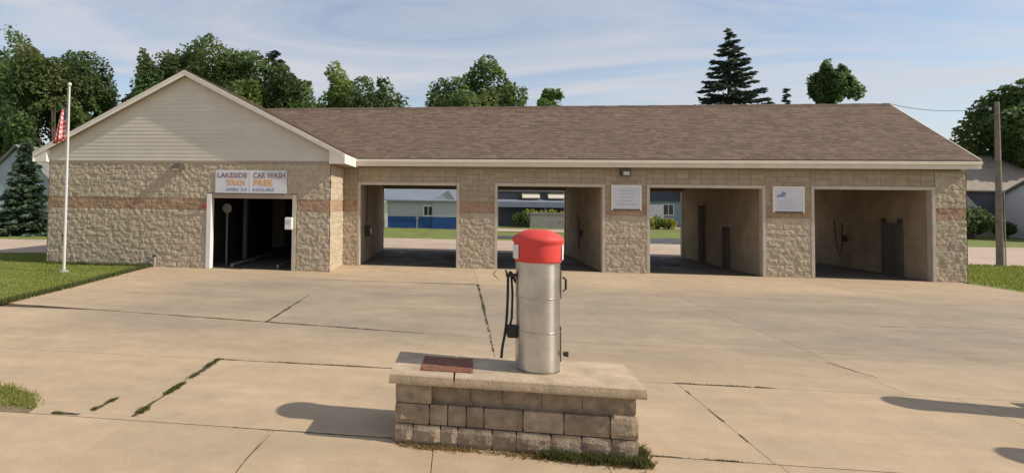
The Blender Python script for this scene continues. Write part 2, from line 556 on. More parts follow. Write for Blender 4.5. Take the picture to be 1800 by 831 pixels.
def ragged(pts, hw, seed=0, step=.05, gaps=0.0, z=.0035):
    """dark soil standing in an open joint: an uneven ribbon along pts"""
    rs = random.Random(seed)
    P = [Vector((p[0], p[1], 0)) for p in pts]; L = [0]
    for a, b in zip(P[:-1], P[1:]): L.append(L[-1] + (b - a).length)
    n = max(4, int(L[-1] / step)); rows = []
    for i in range(n + 1):
        t = L[-1] * i / n; k = 0
        while k < len(L) - 2 and L[k + 1] < t: k += 1
        f = (t - L[k]) / max(L[k + 1] - L[k], 1e-6)
        p = P[k].lerp(P[k + 1], f); dr = (P[k + 1] - P[k]).normalized(); sd = Vector((-dr.y, dr.x, 0))
        w0 = hw[k] + (hw[k + 1] - hw[k]) * f
        m = .85 + .9 * noise.noise(Vector((t * 2.3, seed * 7.1, 0))) + .5 * noise.noise(Vector((t * 9, seed * 3.3, 4)))
        if gaps and noise.noise(Vector((t * 3.1, seed * 1.7, 9))) < gaps - .35: m = 0
        c = sd * (w0 * .5 * noise.noise(Vector((t * 3.7, seed, 2))))
        m = max(m, 0)
        rows.append((p + c + sd * w0 * m * rs.uniform(.8, 1.2), p + c - sd * w0 * m * rs.uniform(.8, 1.2), m))
    run = []
    def flush():
        if len(run) >= 3:
            d = MB(); vs = []
            for a, b, m in run: vs += [(a.x, a.y, z), (b.x, b.y, z)]
            d.add(vs, [(2 * i, 2 * i + 2, 2 * i + 3, 2 * i + 1) for i in range(len(run) - 1)])
            d.build('joint_soil', 'joint_dirt', apron)
    for r_ in rows:
        if r_[2] > .05: run.append(r_)
        else:
            flush(); run.clear()
    flush()


ragged([(-9.2, ya(-9.2)), (-6.5, ya(-6.5)), (-4.5, ya(-4.5)), (-3.66, ya(-3.66)), (-1.8, ya(-1.8)), (-.55, ya(-.55))], [.007, .018, .035, .04, .032, .008], 1)
ragged([(-3.66, 10.9), (-3.66, 12.5), (-3.66, 14.2)], [.03, .028, .016], 2)
ragged([(-5.9, 17.05), (-3.4, 17.05), (-1.6, 17.05), (.65, 17.05)], [.008, .014, .03, .05], 3)
ragged([(.65, 17.05), (.65, 14.5), (.63, 12.5), (.62, 9.5)], [.035, .03, .02, .014], 4, gaps=.12)
ragged([(-3.5, 8.28), (-2.62, 8.28)], [.022, .014], 5)
ragged([(-2.4, 8.28), (-1.6, 8.28), (-.88, 8.28)], [.018, .018, .024], 6)
ragged([(2.94, 8.28), (3.6, 8.28), (4.2, 8.28)], [.02, .018, .01], 7, gaps=.12)
ragged([(-3.5, 5.97), (-3.5, 6.6), (-3.5, 7.5), (-3.5, 8.28)], [.03, .03, .042, .03], 8, gaps=.14)
ragged([(-4.04, 6.0), (-4.0, 6.5)], [.035, .025], 9, gaps=.1)
ragged([(-4.42, 5.92), (-4.1, 5.925)], [.03, .02], 10)
ragged([(2.97, 5.7), (2.97, 7), (2.97, 8.28)], [.012, .012, .008], 11, gaps=.2)
ragged([(-2.3, 5.865), (-1.5, 5.865), (-.62, 5.865)], [.014, .010, .012], 12)
ragged([(1.7, 5.87), (2.9, 5.87)], [.014, .016], 13, gaps=.3)
ragged([(-8.1, 13.7), (-6.6, 13.75)], [.008, .008], 14)
ragged([(1.45, 20.9), (1.25, 19.6), (1.35, 18.2)], [.012, .02, .008], 15)
ragged([(5.7, 9.8), (5.82, 9.4), (5.92, 9.05)], [.006, .01, .004], 16)
ragged([(-1.85, 5.84), (-1.9, 5.2), (-1.88, 4.4)], [.006, .005, .005], 17)
ragged([(7.2, 13.1), (8.4, 12.9), (9.9, 13.15), (11, 13.0)], [.004, .007, .006, .004], 19, gaps=.2)

# floor inside the bays, and the rear drive
fl = sheet('bay_floor', [(-4.0, 21.2), (16.4, 21.2), (16.4, 28.3), (-4.0, 28.3)], -.002, 'shaded_wet_concrete')
tag(fl, 'wet concrete floor inside the wash bays, coloured dark for the indoor shade', 'floor')
fl2 = sheet('tunnel_floor', [(-14.3, 18.985), (-4.35, 18.985), (-4.35, 28.2), (-14.3, 28.2)], -.001, 'shaded_wet_concrete')
tag(fl2, 'wet floor inside the automatic wash tunnel, coloured dark for the indoor shade', 'floor')
rd = sheet('rear_drive', [(-70, 20.6), (-18, 22.2), (-14.55, 22.9), (-14.5, 28.31), (16.6, 28.31), (23.5, 28.0), (70, 24), (70, 44), (35, 41.5), (15, 37.4), (-5, 37.3), (-14, 34), (-23, 29.2), (-70, 26)], -.012, 'rear_concrete')
tag(rd, 'tan concrete drive running behind the car wash', 'road')
st = sheet('asphalt_driveway', [(2.6, 40.2), (9.5, 38.2), (9.5, 37.5), (13.2, 37.5), (16.8, 41.5), (17.5, 44), (15, 43.6), (11, 41.5), (2.6, 43.2)], -.006, 'asphalt')  # left arm is a dark grey strip behind the second bay
tag(st, 'grey asphalt driveway with a dark strip on its left, beyond the rear drive', 'road')
fw = sheet('far_street', [(3, 49), (12, 49.5), (17, 61), (70, 59.5), (70, 63.5), (16, 65.5), (10.5, 54), (3, 54)], -.008, 'rear_concrete')
tag(fw, 'pale street in front of the far houses', 'road')

# ------------------------------------------------------------------ the car wash
YM, YB, YWG = 21.14, 28.3, 18.9          # main front, main back, wing front
XL, XC, XR = -14.51, -4.20, 16.5         # wing left, wing/main corner, right end
ZS, ZF0, ZE = 3.72, 3.67, 3.97           # gable seam, fascia bottom, eave
YE, YR_, ZR_ = 20.84, 24.72, 6.43         # main eave line and ridge
WX, WZ = -9.36, 6.82                     # wing ridge
WOV = .50                                # wing eave overhang sideways
YWR = YWG - .25                          # wing rake plane
WS = (WZ - ZE) / (abs(XL - WX) + WOV)    # wing slope
bays = [(-3.55, .03), (1.47, 5.12), (6.69, 10.35), (11.95, 15.51)]
ZT = 3.0
bld = empty('car_wash_building', ((XL + XR) / 2, YM, 0))
tag(bld, 'long tan block car wash with gabled wing and four open wash bays', 'building')


def vnoise(p, s):
    return noise.noise(Vector(p) * s)


def block_face(mb, O, U, N, u0, u1, z0, z1, band=(2.0, 2.4), split=True, bw=.40, bh=.20, tint=1.0):
    """running-bond blocks laid over a wall face; O origin, U along the wall, N outward"""
    O, U, N = Vector(O), Vector(U), Vector(N)
    nr = max(1, int(round((z1 - z0) / bh)))
    for r_ in range(nr):
        za = z0 + r_ * bh; zb = min(z1, za + bh)
        if zb - za < .03: continue
        row = int(round(za / bh))
        us = (-.2 if row % 2 else 0.0) + math.floor(u0 / bw) * bw
        edges = [u0]
        while us < u1 - .06:
            if us > u0 + .06: edges.append(us)
            us += bw
        edges.append(u1)
        inband = band and za >= band[0] - .01 and zb <= band[1] + .01
        for a, b in zip(edges[:-1], edges[1:]):
            k = random.uniform(.93, 1.06) * tint
            if inband:
                k *= random.uniform(.86, 1.08); c = (.84 * k, .68 * k, .61 * k)
            else:
                w_ = random.uniform(-.03, .03)
                c = ((1 + w_) * k, k, (1 - w_) * k)
            g_ = .0015 if split else .003
            if split and not (inband and False):
                nu = max(2, int(round((b - a) / .045))); nz = 5
                vs = []
                tx, tz = random.uniform(-.008, .008), random.uniform(-.007, .007)
                for j in range(nz + 1):
                    for i in range(nu + 1):
                        uu = a + g_ + (b - a - 2 * g_) * i / nu; zz = za + g_ + (zb - za - 2 * g_) * j / nz
                        e = min(i, nu - i, 1) * min(j, nz - j, 1)
                        q = Vector((uu, zz, 3.3 * N.x))
                        d = .024 + .013 * noise.noise(q * 4.3) + .018 * noise.noise(q * 8.5) + .011 * noise.noise(q * 19)
                        if e:
                            d += tx * (2 * i / nu - 1) + tz * (2 * j / nz - 1) + .004
                        if inband: d *= .6
                        p = O + U * uu + N * max(d, .002); p.z = O.z + zz
                        vs.append(p)
                fs = [(j * (nu + 1) + i, j * (nu + 1) + i + 1, (j + 1) * (nu + 1) + i + 1, (j + 1) * (nu + 1) + i) for j in range(nz) for i in range(nu)]
                mb.add(vs, fs, c)
            else:
                d = .012; ch = .004
                def P(u, z, dd):
                    p = O + U * u + N * dd; p.z = O.z + z; return p
                A0, B0, C0, D0 = P(a + g_, za + g_, 0), P(b - g_, za + g_, 0), P(b - g_, zb - g_, 0), P(a + g_, zb - g_, 0)
                A1, B1, C1, D1 = P(a + g_ + ch, za + g_ + ch, d), P(b - g_ - ch, za + g_ + ch, d), P(b - g_ - ch, zb - g_ - ch, d), P(a + g_ + ch, zb - g_ - ch, d)
                mb.add([A0, B0, C0, D0, A1, B1, C1, D1], [(4, 5, 6, 7), (0, 1, 5, 4), (1, 2, 6, 5), (2, 3, 7, 6), (3, 0, 4, 7)], c)


# --- cores of the walls (mortar plane), blocks stand proud of them
TH = .2
DX0, DX1, DZ = -8.38, -5.48, 2.46       # tunnel door
core = MB()
core.box(XL, DX0, YWG, YWG + TH, 0, ZS)
core.box(DX1, XC, YWG, YWG + TH, 0, ZS)
core.box(DX0, DX1, YWG, YWG + TH, DZ, ZS)
core.box(XL, XL + TH, YWG + TH, YB, 0, ZS)
core.box(XC - TH, XC, YWG + TH, YB, 0, ZS)
core.build('wing_wall', 'mortar', bld)
# rear wall of the wing with its exit opening
core = MB()
core.box(XL + TH, DX0 - .2, YB - TH, YB, 0, ZS); core.box(DX1 + .2, XC - TH, YB - TH, YB, 0, ZS); core.box(DX0 - .2, DX1 + .2, YB - TH, YB, 2.7, ZS)
core.build('rear_wall', 'mortar', bld)

blk = MB()
UX, NY = (1, 0, 0), (0, -1, 0)
O0 = (0, YWG, 0)
block_face(blk, O0, UX, NY, XL, DX0 - .16, 0, 3.60)
block_face(blk, O0, UX, NY, DX1 + .16, XC, 0, 3.60)
block_face(blk, O0, UX, NY, DX0 - .16, DX1 + .16, 2.6, 3.60)
tag(blk.build('split_face_block', 'split_block', bld, colors=True, fixn=False, smooth=False), kind='stuff')
blk = MB()
block_face(blk, (XC, 0, 0), (0, 1, 0), (1, 0, 0), YWG - .02, YM, 0, 3.60)
block_face(blk, (XL, 0, 0), (0, 1, 0), (-1, 0, 0), YWG - .02, YB, 0, 3.60)
tag(blk.build('split_face_block', 'split_block', bld, colors=True, smooth=False), kind='stuff')

# main front: piers, dividers, header
piers = [(XC + .01, bays[0][0]), (bays[0][1], bays[1][0]), (bays[1][1], bays[2][0]), (bays[2][1], bays[3][0]), (bays[3][1], XR)]
for i, (a, b) in enumerate(piers):
    d = MB(); d.box(a + .02, b - .02, YM + .19, YB - .19, 0, 3.45)
    d.build('bay_divider', 'interior', bld)
    for q0, q1 in ((YM, YM + .185), (YB - .185, YB)):
        d = MB(); d.box(a, b, q0, q1, 0, ZF0); d.build('pier', 'mortar', bld)
    d = MB()
    a2 = a + (.09 if i else .02); b2 = b - (.09 if i < 4 else 0)
    if i == 4:
        block_face(d, (0, YM, 0), UX, NY, a2, b2, 0, 3.6)
    else:
        block_face(d, (0, YM, 0), UX, NY, a2, b2, 0, 2.0, band=None)
        block_face(d, (0, YM, 0), UX, NY, a2, b2, 2.0, 2.4)
    tag(d.build('split_face_block', 'split_block', bld, colors=True, fixn=False, smooth=False), kind='stuff')
    if i < 4:
        d = MB()
        block_face(d, (0, YM, 0), UX, NY, a2, b2, 2.4, 3.6, split=False, band=None)
        tag(d.build('smooth_block', 'smooth_block', bld, colors=True, fixn=False), kind='stuff')
d = MB()
block_face(d, (XR, 0, 0), (0, 1, 0), (1, 0, 0), YM - .02, YB, 0, 3.6)
tag(d.build('split_face_block', 'split_block', bld, colors=True, smooth=False), kind='stuff')
for (a, b) in bays:
    for q0, q1 in ((YM + .002, YM + .185), (YB - .185, YB - .002)):
        d = MB(); d.box(a, b, q0, q1, ZT, ZF0); d.build('lintel', 'mortar', bld)
    d = MB()
    block_face(d, (0, YM + .002, 0), UX, NY, a - .09, b + .09, ZT + .10, 3.62, split=False, band=None)
    tag(d.build('smooth_block', 'smooth_block', bld, colors=True, fixn=False), kind='stuff')
    # steel frame of the opening
    for (x0, x1) in ((a - .09, a + .012), (b - .012, b + .09)):
        d = MB(); d.box(x0, x1, YM - .035, YM + .2, 0, ZT + .10); d.build('door_frame', 'frame_cream', bld, bevel=.008)
    d = MB(); d.box(a + .014, b - .014, YM - .033, YM + .2, ZT - .012, ZT + .10); d.build('door_frame', 'frame_cream', bld, bevel=.008)
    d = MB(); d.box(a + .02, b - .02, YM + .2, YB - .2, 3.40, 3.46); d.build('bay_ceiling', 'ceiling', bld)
    # rear frame
    for (x0, x1) in ((a - .1, a + .01), (b - .01, b + .1)):
        d = MB(); d.box(x0, x1, YB - .2, YB + .03, 0, ZT + .1); d.build('rear_frame', 'frame_cream', bld)

# inside of the tunnel
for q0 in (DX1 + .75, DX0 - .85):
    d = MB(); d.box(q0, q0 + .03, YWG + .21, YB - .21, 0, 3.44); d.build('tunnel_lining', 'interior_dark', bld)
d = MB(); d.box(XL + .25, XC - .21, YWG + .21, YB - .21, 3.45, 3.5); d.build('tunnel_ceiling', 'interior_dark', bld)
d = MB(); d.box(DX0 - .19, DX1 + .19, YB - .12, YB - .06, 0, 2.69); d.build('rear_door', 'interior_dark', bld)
# jambs and head of the tunnel door
d = MB(); d.box(DX0 - .15, DX0 + .012, YWG - .05, YWG + .21, 0, DZ + .1); d.build('door_frame', 'white_paint', bld, bevel=.008)  # whiter than the other jamb: sun on its inner face put into the colour
d = MB(); d.box(DX1 - .012, DX1 + .13, YWG - .03, YWG + .21, 0, DZ + .1); d.build('door_frame', 'frame_cream', bld, bevel=.008)
d = MB(); d.box(DX0 + .014, DX1 - .014, YWG - .028, YWG + .21, DZ - .04, DZ + .1); d.build('door_frame', 'soffit', bld, bevel=.008)

# gable: ledge, lap siding boards, rakes
d = MB(); d.box(XL - .02, XC + .02, YWG - .04, YWG + .05, 3.60, 3.70); d.build('gable_ledge', 'soffit', bld)


def wing_z(x):
    return WZ - WS * abs(x - WX)


bx0 = 3.70
while True:
    z0 = bx0; z1 = bx0 + .132
    hw0 = (WZ - .10 - z0) / WS; hw1 = (WZ - .10 - z1) / WS
    hw0 = min(hw0, WX - XL + .0); hw1 = min(hw1, WX - XL + .0)
    if hw1 < .05: break
    d = MB()
    t0, t1 = .021, .012
    v = [(WX - hw0, YWG - t0, z0), (WX + hw0, YWG - t0, z0), (WX + hw1, YWG - t1, z1 + .012), (WX - hw1, YWG - t1, z1 + .012),
         (WX - hw0, YWG + .02, z0), (WX + hw0, YWG + .02, z0), (WX + hw1, YWG + .02, z1 + .012), (WX - hw1, YWG + .02, z1 + .012)]
    d.add(v, [(0, 1, 2, 3), (4, 7, 6, 5), (0, 4, 5, 1), (1, 5, 6, 2), (2, 6, 7, 3), (3, 7, 4, 0)])
    d.build('siding_board', 'siding', bld)
    bx0 = z1
XEL, XER = XL - WOV, XC + WOV + .02
for sgn, xe in ((-1, XEL), (1, XER)):
    # rake board: parallel to the slope, .2 deep
    ze = wing_z(xe)
    d = MB(); d.prism([(WX, YWR, WZ), (xe, YWR, ze), (xe, YWR, ze - .165), (WX, YWR, WZ - .18)], (0, .035, 0)); d.build('rake_board', 'trim_white', bld)
    d = MB(); d.prism([(WX, YWR - .014, WZ + .02), (xe, YWR - .014, ze + .02), (xe, YWR - .014, ze - .05), (WX, YWR - .014, WZ - .05)], (0, .012, 0)); d.build('rake_trim', 'trim_white', bld)
    # rake soffit
    d = MB(); d.prism([(WX, YWR + .036, WZ - .13), (xe, YWR + .036, ze - .13), (xe, YWR + .036, ze - .15), (WX, YWR + .036, WZ - .15)], (0, YWG - YWR - .04, 0)); d.build('rake_soffit', 'soffit', bld)
    # boxed eave return and eave fascia
    xi = XL if sgn < 0 else XC
    d = MB(); d.prism([(xi, YWR + .037, ze - .34), (xe, YWR + .037, ze - .34), (xe, YWR + .037, ze - .10), (xi, YWR + .037, wing_z(xi) - .14)], (0, YWG - YWR - .04, 0)); d.build('eave_return', 'trim_white', bld)
    d = MB(); d.box(xe - .02 * sgn, xe + .02 * sgn, YWR + .002, YB + .3, ze - .335, ze - .02); d.build('fascia', 'trim_white', bld)
    d = MB(); d.box(min(xi, xe) + .03, max(xi, xe) - .03, YWG + .002, YB + .28, ze - .335, ze - .31); d.build('soffit', 'soffit', bld)
    d = MB(); d.prism([(WX, YWR - .016, WZ + .005), (xe, YWR - .016, ze + .005), (xe, YWR - .016, ze + .03), (WX, YWR - .016, WZ + .03)], (0, YB + .32 - YWR, 0)); d.build('roof_deck', 'shingle', bld, colors=True)

# main roof decks
SL = (ZR_ - ZE) / (YR_ - YE)
XRE = XR + .22
d = MB()
xv_e = WX + (WZ - ZE) / WS - .02; xv_r = WX + (WZ - ZR_) / WS - .15
d.add([(xv_e, YE, ZE), (XRE, YE, ZE), (XRE, YR_, ZR_), (xv_r, YR_, ZR_), (xv_e, YE, ZE - .05), (XRE, YE, ZE - .05), (XRE, YR_, ZR_ - .05), (xv_r, YR_, ZR_ - .05)],
      [(0, 1, 2, 3), (7, 6, 5, 4), (0, 4, 5, 1), (1, 5, 6, 2), (2, 6, 7, 3), (3, 7, 4, 0)])
d.build('roof_deck', 'shingle', bld, colors=True)
d = MB(); d.prism([(xv_r, YR_, ZR_), (XRE, YR_, ZR_), (XRE, YB + .54, ZE), (xv_e, YB + .54, ZE)], (0, 0, -.05)); d.build('roof_deck', 'shingle', bld, colors=True)


def shingles(mb, O, U, V, ulen, vlen, skip, N):
    O, U, V, N = Vector(O), Vector(U).normalized(), Vector(V).normalized(), Vector(N).normalized()
    ex = .142; n = int(vlen / ex) + 1
    for r_ in range(n):
        v0 = r_ * ex - .02; v1 = min(vlen, v0 + ex + .05)
        if v1 - v0 < .05: continue
        u = random.uniform(-.3, 0)
        while u < ulen:
            w_ = random.choice((.16, .22, .28, .34)); a, b = max(u, 0) + .002, min(u + w_, ulen) - .002
            u += w_
            if b - a < .03: continue
            P = O + U * ((a + b) / 2) + V * ((v0 + v1) / 2)
            if skip(P): continue
            k = random.choice((.84, .92, .97, 1.03, 1.08, 1.16)) * random.uniform(.95, 1.05)
            c = (k * random.uniform(.96, 1.04), k, k * random.uniform(.95, 1.05))
            h0 = .009 + random.choice((0, .004)); h1 = .004
            jit = random.uniform(-.006, .006)
            q = [O + U * a + V * (v0 + jit) + N * h0, O + U * b + V * (v0 + jit) + N * h0, O + U * b + V * v1 + N * h1, O + U * a + V * v1 + N * h1,
                 O + U * a + V * (v0 + jit), O + U * b + V * (v0 + jit)]
            mb.add(q, [(0, 1, 2, 3), (4, 5, 1, 0), (4, 0, 3), (5, 2, 1)], c)


sl_len = math.hypot(YR_ - YE, ZR_ - ZE)
sh = MB()
shingles(sh, (xv_r, YE, ZE), (1, 0, 0), (0, YR_ - YE, ZR_ - ZE), XRE - xv_r, sl_len, lambda P: P.z < wing_z(P.x) - .0, (0, -(ZR_ - ZE), YR_ - YE))
tag(sh.build('roof_shingle', 'shingle', bld, colors=True, fixn=False), kind='stuff')
sh = MB()
wl_len = math.hypot(XER - WX, WZ - wing_z(XER))
shingles(sh, (XER, YWR - .014, wing_z(XER) + .03), (0, 1, 0), (WX - XER, 0, WZ - wing_z(XER)), 7.0, wl_len, lambda P: P.y > YE and (ZE + SL * (P.y - YE)) > P.z, (WZ - wing_z(XER), 0, XER - WX))
tag(sh.build('roof_shingle', 'shingle', bld, colors=True, fixn=False), kind='stuff')
# ridge caps
d = MB()
x = xv_r + .3
while x < XRE - .05:
    k = random.uniform(.8, 1.15); w_ = min(.3, XRE - x); h = random.uniform(.03, .045)
    d.add([(x, YR_ - .16, ZR_ - .16 * SL + .02), (x + w_, YR_ - .16, ZR_ - .16 * SL + .02), (x + w_, YR_, ZR_ + h), (x, YR_, ZR_ + h), (x, YR_ + .16, ZR_ - .16 * SL + .02), (x + w_, YR_ + .16, ZR_ - .16 * SL + .02)],
          [(0, 1, 2, 3), (3, 2, 5, 4), (0, 3, 4), (1, 5, 2)], (k * .8, k * .8, k * .8))
    x += .29
tag(d.build('ridge_cap', 'shingle', bld, colors=True, fixn=False), kind='stuff')
# front fascia, drip edge, soffit; right rake
XF0 = XER + .025
d = MB(); d.box(XF0, XRE, YE - .02, YE + .02, ZF0, ZE - .045); d.build('fascia', 'trim_cream', bld)
d = MB(); d.box(XF0, XRE + .012, YE - .035, YE - .021, ZF0 + .03, ZF0 + .055); d.build('drip_trim', 'trim_cream', bld)
d = MB(); d.box(XF0, XRE + .012, YE - .075, YE - .021, ZE - .15, ZE - .055); d.build('gutter', 'trim_cream', bld)
d = MB(); d.box(XF0, XRE - .01, YE + .021, YM - .04, ZF0 + .005, ZF0 + .03); d.build('soffit', 'soffit', bld)
d = MB(); d.prism([(XRE, YE, ZE + .02), (XRE, YR_, ZR_ + .02), (XRE, YB + .54, ZE + .02), (XRE, YB + .54, ZE - .2), (XRE, YR_, ZR_ - .2), (XRE, YE, ZE - .2)], (.03, 0, 0)); d.build('rake_board', 'trim_cream', bld)
d = MB(); d.box(XR + .005, XRE - .002, YE + .022, YM - .045, ZF0 + .032, ZE - .16); d.build('eave_return', 'trim_cream', bld)
# gable wall at the right end
d = MB(); d.prism([(XR - .15, YM, ZF0), (XR - .15, YB, ZF0), (XR - .15, YR_, ZR_ - .12)], (.15, 0, 0)); d.build('end_gable', 'siding', bld)
d = MB(); d.box(XC, XR, YM + .2, YB - .2, 3.5, 3.56); d.build('attic_floor', 'ceiling', bld)

# ------------------------------------------------------------------ text helper
def text_mesh(s, size, name, m, parent, loc, fit=None):
    cu = bpy.data.curves.new(name, 'FONT'); cu.body = s; cu.size = size; cu.extrude = .003
    cu.align_x = 'CENTER'; cu.align_y = 'CENTER'; cu.offset = size * .018; cu.resolution_u = 2
    t = bpy.data.objects.new(name, cu); col.objects.link(t)
    bpy.context.view_layer.update()
    me = bpy.data.meshes.new_from_object(t.evaluated_get(bpy.context.evaluated_depsgraph_get()))
    bpy.data.objects.remove(t)
    co = np.empty(len(me.vertices) * 3); me.vertices.foreach_get('co', co); co = co.reshape(-1, 3)
    w_ = co[:, 0].max() - co[:, 0].min()
    k = fit / w_ if fit else 1
    of = offset(parent)
    out = np.stack([co[:, 0] * k + loc[0] - of.x, -co[:, 2] + loc[1] - of.y, co[:, 1] + loc[2] - of.z], 1)
    me.vertices.foreach_set('co', out.ravel()); me.update()
    me.materials.clear(); me.materials.append(MAT[m])
    o = bpy.data.objects.new(name, me); col.objects.link(o); o.parent = parent
    return o


# ------------------------------------------------------------------ signs
ys = YWG - .055
sg = empty('wall_sign', (-6.96, ys, 2.58))
tag(sg, 'white two-panel CAR WASH sign with orange lettering above the dark doorway', 'sign')
for (a, b) in ((-8.23, -6.985), (-6.955, -5.70)):
    d = MB(); d.box(a, b, ys, ys + .03, 2.60, 3.38); d.build('panel', 'sign_white', sg, bevel=.004)
d = MB(); d.box(-6.984, -6.956, ys - .006, ys + .03, 2.60, 3.38); d.build('joint_strip', 'white_paint', sg)
yt = ys - .004
text_mesh('LAKESIDE', .24, 'lettering', 'ink_maroon', sg, (-7.62, yt, 3.20), 1.06)
text_mesh('CAR WASH', .27, 'lettering', 'ink_maroon', sg, (-6.31, yt, 3.20), 1.12)
text_mesh('TOUCH', .27, 'lettering', 'ink_orange', sg, (-7.49, yt, 2.95), .66)
text_mesh('FREE', .27, 'lettering', 'ink_orange', sg, (-6.52, yt, 2.95), .66)
text_mesh('OPEN', .14, 'lettering', 'ink_blue', sg, (-7.6, yt, 2.72), .44)
text_mesh('24', .14, 'lettering', 'ink_blue', sg, (-7.2, yt, 2.72), .22)
text_mesh('HOURS', .14, 'lettering', 'ink_blue', sg, (-6.5, yt, 2.72), .74)

for (x0, x1, lab, which) in ((5.41, 6.42, 'white notice board with faint print, on the pier under the small eave lamp', 0), (10.66, 11.64, 'white notice board with a dark blue logo in its corner, on a block pier', 1)):
    yb = YM - .06
    sg = empty('notice_board', ((x0 + x1) / 2, yb, 2.18)); tag(sg, lab, 'sign')
    d = MB(); d.box(x0 + .05, x1 - .05, yb, yb + .03, 2.23, 3.02); d.build('panel', 'sign_white', sg)
    for bb in ((x0, x0 + .05, 2.18, 3.07), (x1 - .05, x1, 2.18, 3.07), (x0 + .05, x1 - .05, 2.18, 2.23), (x0 + .05, x1 - .05, 3.02, 3.07)):
        d = MB(); d.box(bb[0], bb[1], yb - .012, yb + .045, bb[2], bb[3]); d.build('frame_rail', 'trim_white' if bb[2] > 2.2 or bb[3] > 3 else 'sign_frame', sg)
    if which == 0:
        d = MB()
        for k in range(5):
            zz = 2.86 - k * .12; hw = random.uniform(.15, .34)
            d.box((x0 + x1) / 2 - hw, (x0 + x1) / 2 + hw, yb - .004, yb - .001, zz, zz + .035)
        d.build('print_line', 'ink_grey', sg)
    else:
        d = MB()
        d.prism([(x0 + .12, yb - .004, 2.70), (x0 + .36, yb - .004, 2.72), (x0 + .42, yb - .004, 2.86), (x0 + .30, yb - .004, 2.90), (x0 + .24, yb - .004, 2.80), (x0 + .12, yb - .004, 2.78)], (0, .003, 0))
        d.build('logo', 'ink_blue', sg)
        d = MB()
        for k in range(4):
            zz = 2.58 - k * .09; d.box(x0 + .14, x1 - random.uniform(.14, .4), yb - .004, yb - .001, zz, zz + .022)
        d.build('print_line', 'ink_grey', sg)

# ------------------------------------------------------------------ wall lamps and small fittings
lp = empty('wall_floodlight', (-9.62, YWG - .03, 3.40)); tag(lp, 'small dark floodlight on the gable wall casting a long slanting shadow', 'lamp')
d = MB(); d.box(-9.74, -9.50, YWG - .08, YWG - .035, 3.36, 3.58); d.build('backplate', 'lamp_body', lp, bevel=.01)
d = MB(); d.prism([(-9.80, YWG - .08, 3.34), (-9.80, YWG - .08, 3.56), (-9.80, YWG - .17, 3.53), (-9.80, YWG - .22, 3.40), (-9.80, YWG - .19, 3.34)], (.36, 0, 0)); d.build('housing', 'lamp_body', lp, bevel=.012)
d = MB(); d.prism([(-9.76, YWG - .226, 3.405), (-9.48, YWG - .226, 3.405), (-9.48, YWG - .196, 3.345), (-9.76, YWG - .196, 3.345)], (0, -.004, -.002)); d.build('lens', 'lamp_glass', lp)
d = MB(); d.tube([(-9.56, YWG - .12, 3.545), (-9.56, YWG - .12, 3.64)], [.03, .025], 8); d.build('photocell', 'lamp_body', lp)
lp = empty('eave_lamp', (5.87, YM - .02, 3.5)); tag(lp, 'small brown box lamp under the long eave above a notice board', 'lamp')
d = MB(); d.box(5.70, 6.04, YM - .20, YM - .016, 3.40, 3.63); d.build('housing', 'lamp_body', lp, bevel=.02)
d = MB(); d.prism([(5.77, YM - .205, 3.43), (5.97, YM - .205, 3.43), (5.97, YM - .205, 3.54), (5.77, YM - .205, 3.54)], (0, -.03, -.02)); d.build('lens', 'lamp_glass', lp)

d = MB(); d.tube([(-8.62, YWG - .03, 2.14), (-8.62, YWG - .10, 2.14)], [.06, .05], 12)
tag(d.build('signal_light', 'red_light'), 'small red signal light on the block wall beside the white jamb', 'light')
pe = empty('standpipe', (-10.36, YWG - .10, 0)); tag(pe, 'short grey pipe standing at the foot of the block wall by the lawn', 'pipe')
d = MB(); d.tube([(-10.36, YWG - .1, -.03), (-10.36, YWG - .1, .36)], .045, 10); d.build('pipe', 'grey_wall', pe)
d = MB(); d.tube([(-10.36, YWG - .1, .36), (-10.36, YWG - .1, .42)], .06, 10); d.build('cap', 'dark_metal', pe)
ck = empty('control_box', (-5.56, YWG - .06, 1.4)); tag(ck, 'small white control box at the right jamb of the dark doorway', 'control box')
d = MB(); d.box(-5.68, -5.44, YWG - .24, YWG - .055, 1.40, 1.80); d.build('box', 'white_paint', ck, bevel=.015)
d = MB(); d.box(-5.64, -5.48, YWG - .247, YWG - .241, 1.6, 1.72); d.build('screen', 'ink_grey', ck)

# equipment inside the tunnel
ar = empty('wash_arch', (-6.95, 22.4, 0)); tag(ar, 'dim metal wash arch standing inside the dark tunnel', 'wash arch')
for x in (-8.45, -5.45):
    d = MB(); d.box(x - .07, x + .07, 22.3, 22.5, 0, 2.7); d.build('post', 'dim_metal', ar)
d = MB(); d.box(-8.52, -5.38, 22.3, 22.5, 2.7, 2.86); d.build('beam', 'dim_metal', ar)
for x in (-7.75, -6.1):
    rl = MB(); rl.tube([(x, 19.3, .1), (x, 27.6, .1)], .045, 8)
    for yy in (19.35, 21.4, 23.5, 25.5, 27.5): rl.box(x - .03, x + .03, yy - .03, yy + .03, -.001, .1)
    tag(rl.build('guide_rail', 'dim_metal'), 'steel guide rail on the tunnel floor, ' + ('the one by the round disc' if x < -7 else 'the one by the white control box'), 'rail', 'wheel guide rails')
d = MB(); d.lathe([(.17, 0), (.18, .02), (.17, .05)], 16)
sgl = d.build('round_disc', 'grey_wall'); sgl.rotation_euler = (R(90), 0, 0); sgl.location = (-8.33, 20.2, 2.05)  # round light of the tunnel, made as an unlit grey disc
tag(sgl, 'dim round disc hanging inside the left of the dark tunnel', 'disc')
d = MB(); d.tube([(-8.33, 20.19, -.001), (-8.33, 20.19, 1.9)], .035, 8); tag(d.build('tunnel_post', 'dim_metal'), 'thin dim post under the round disc in the tunnel', 'post')

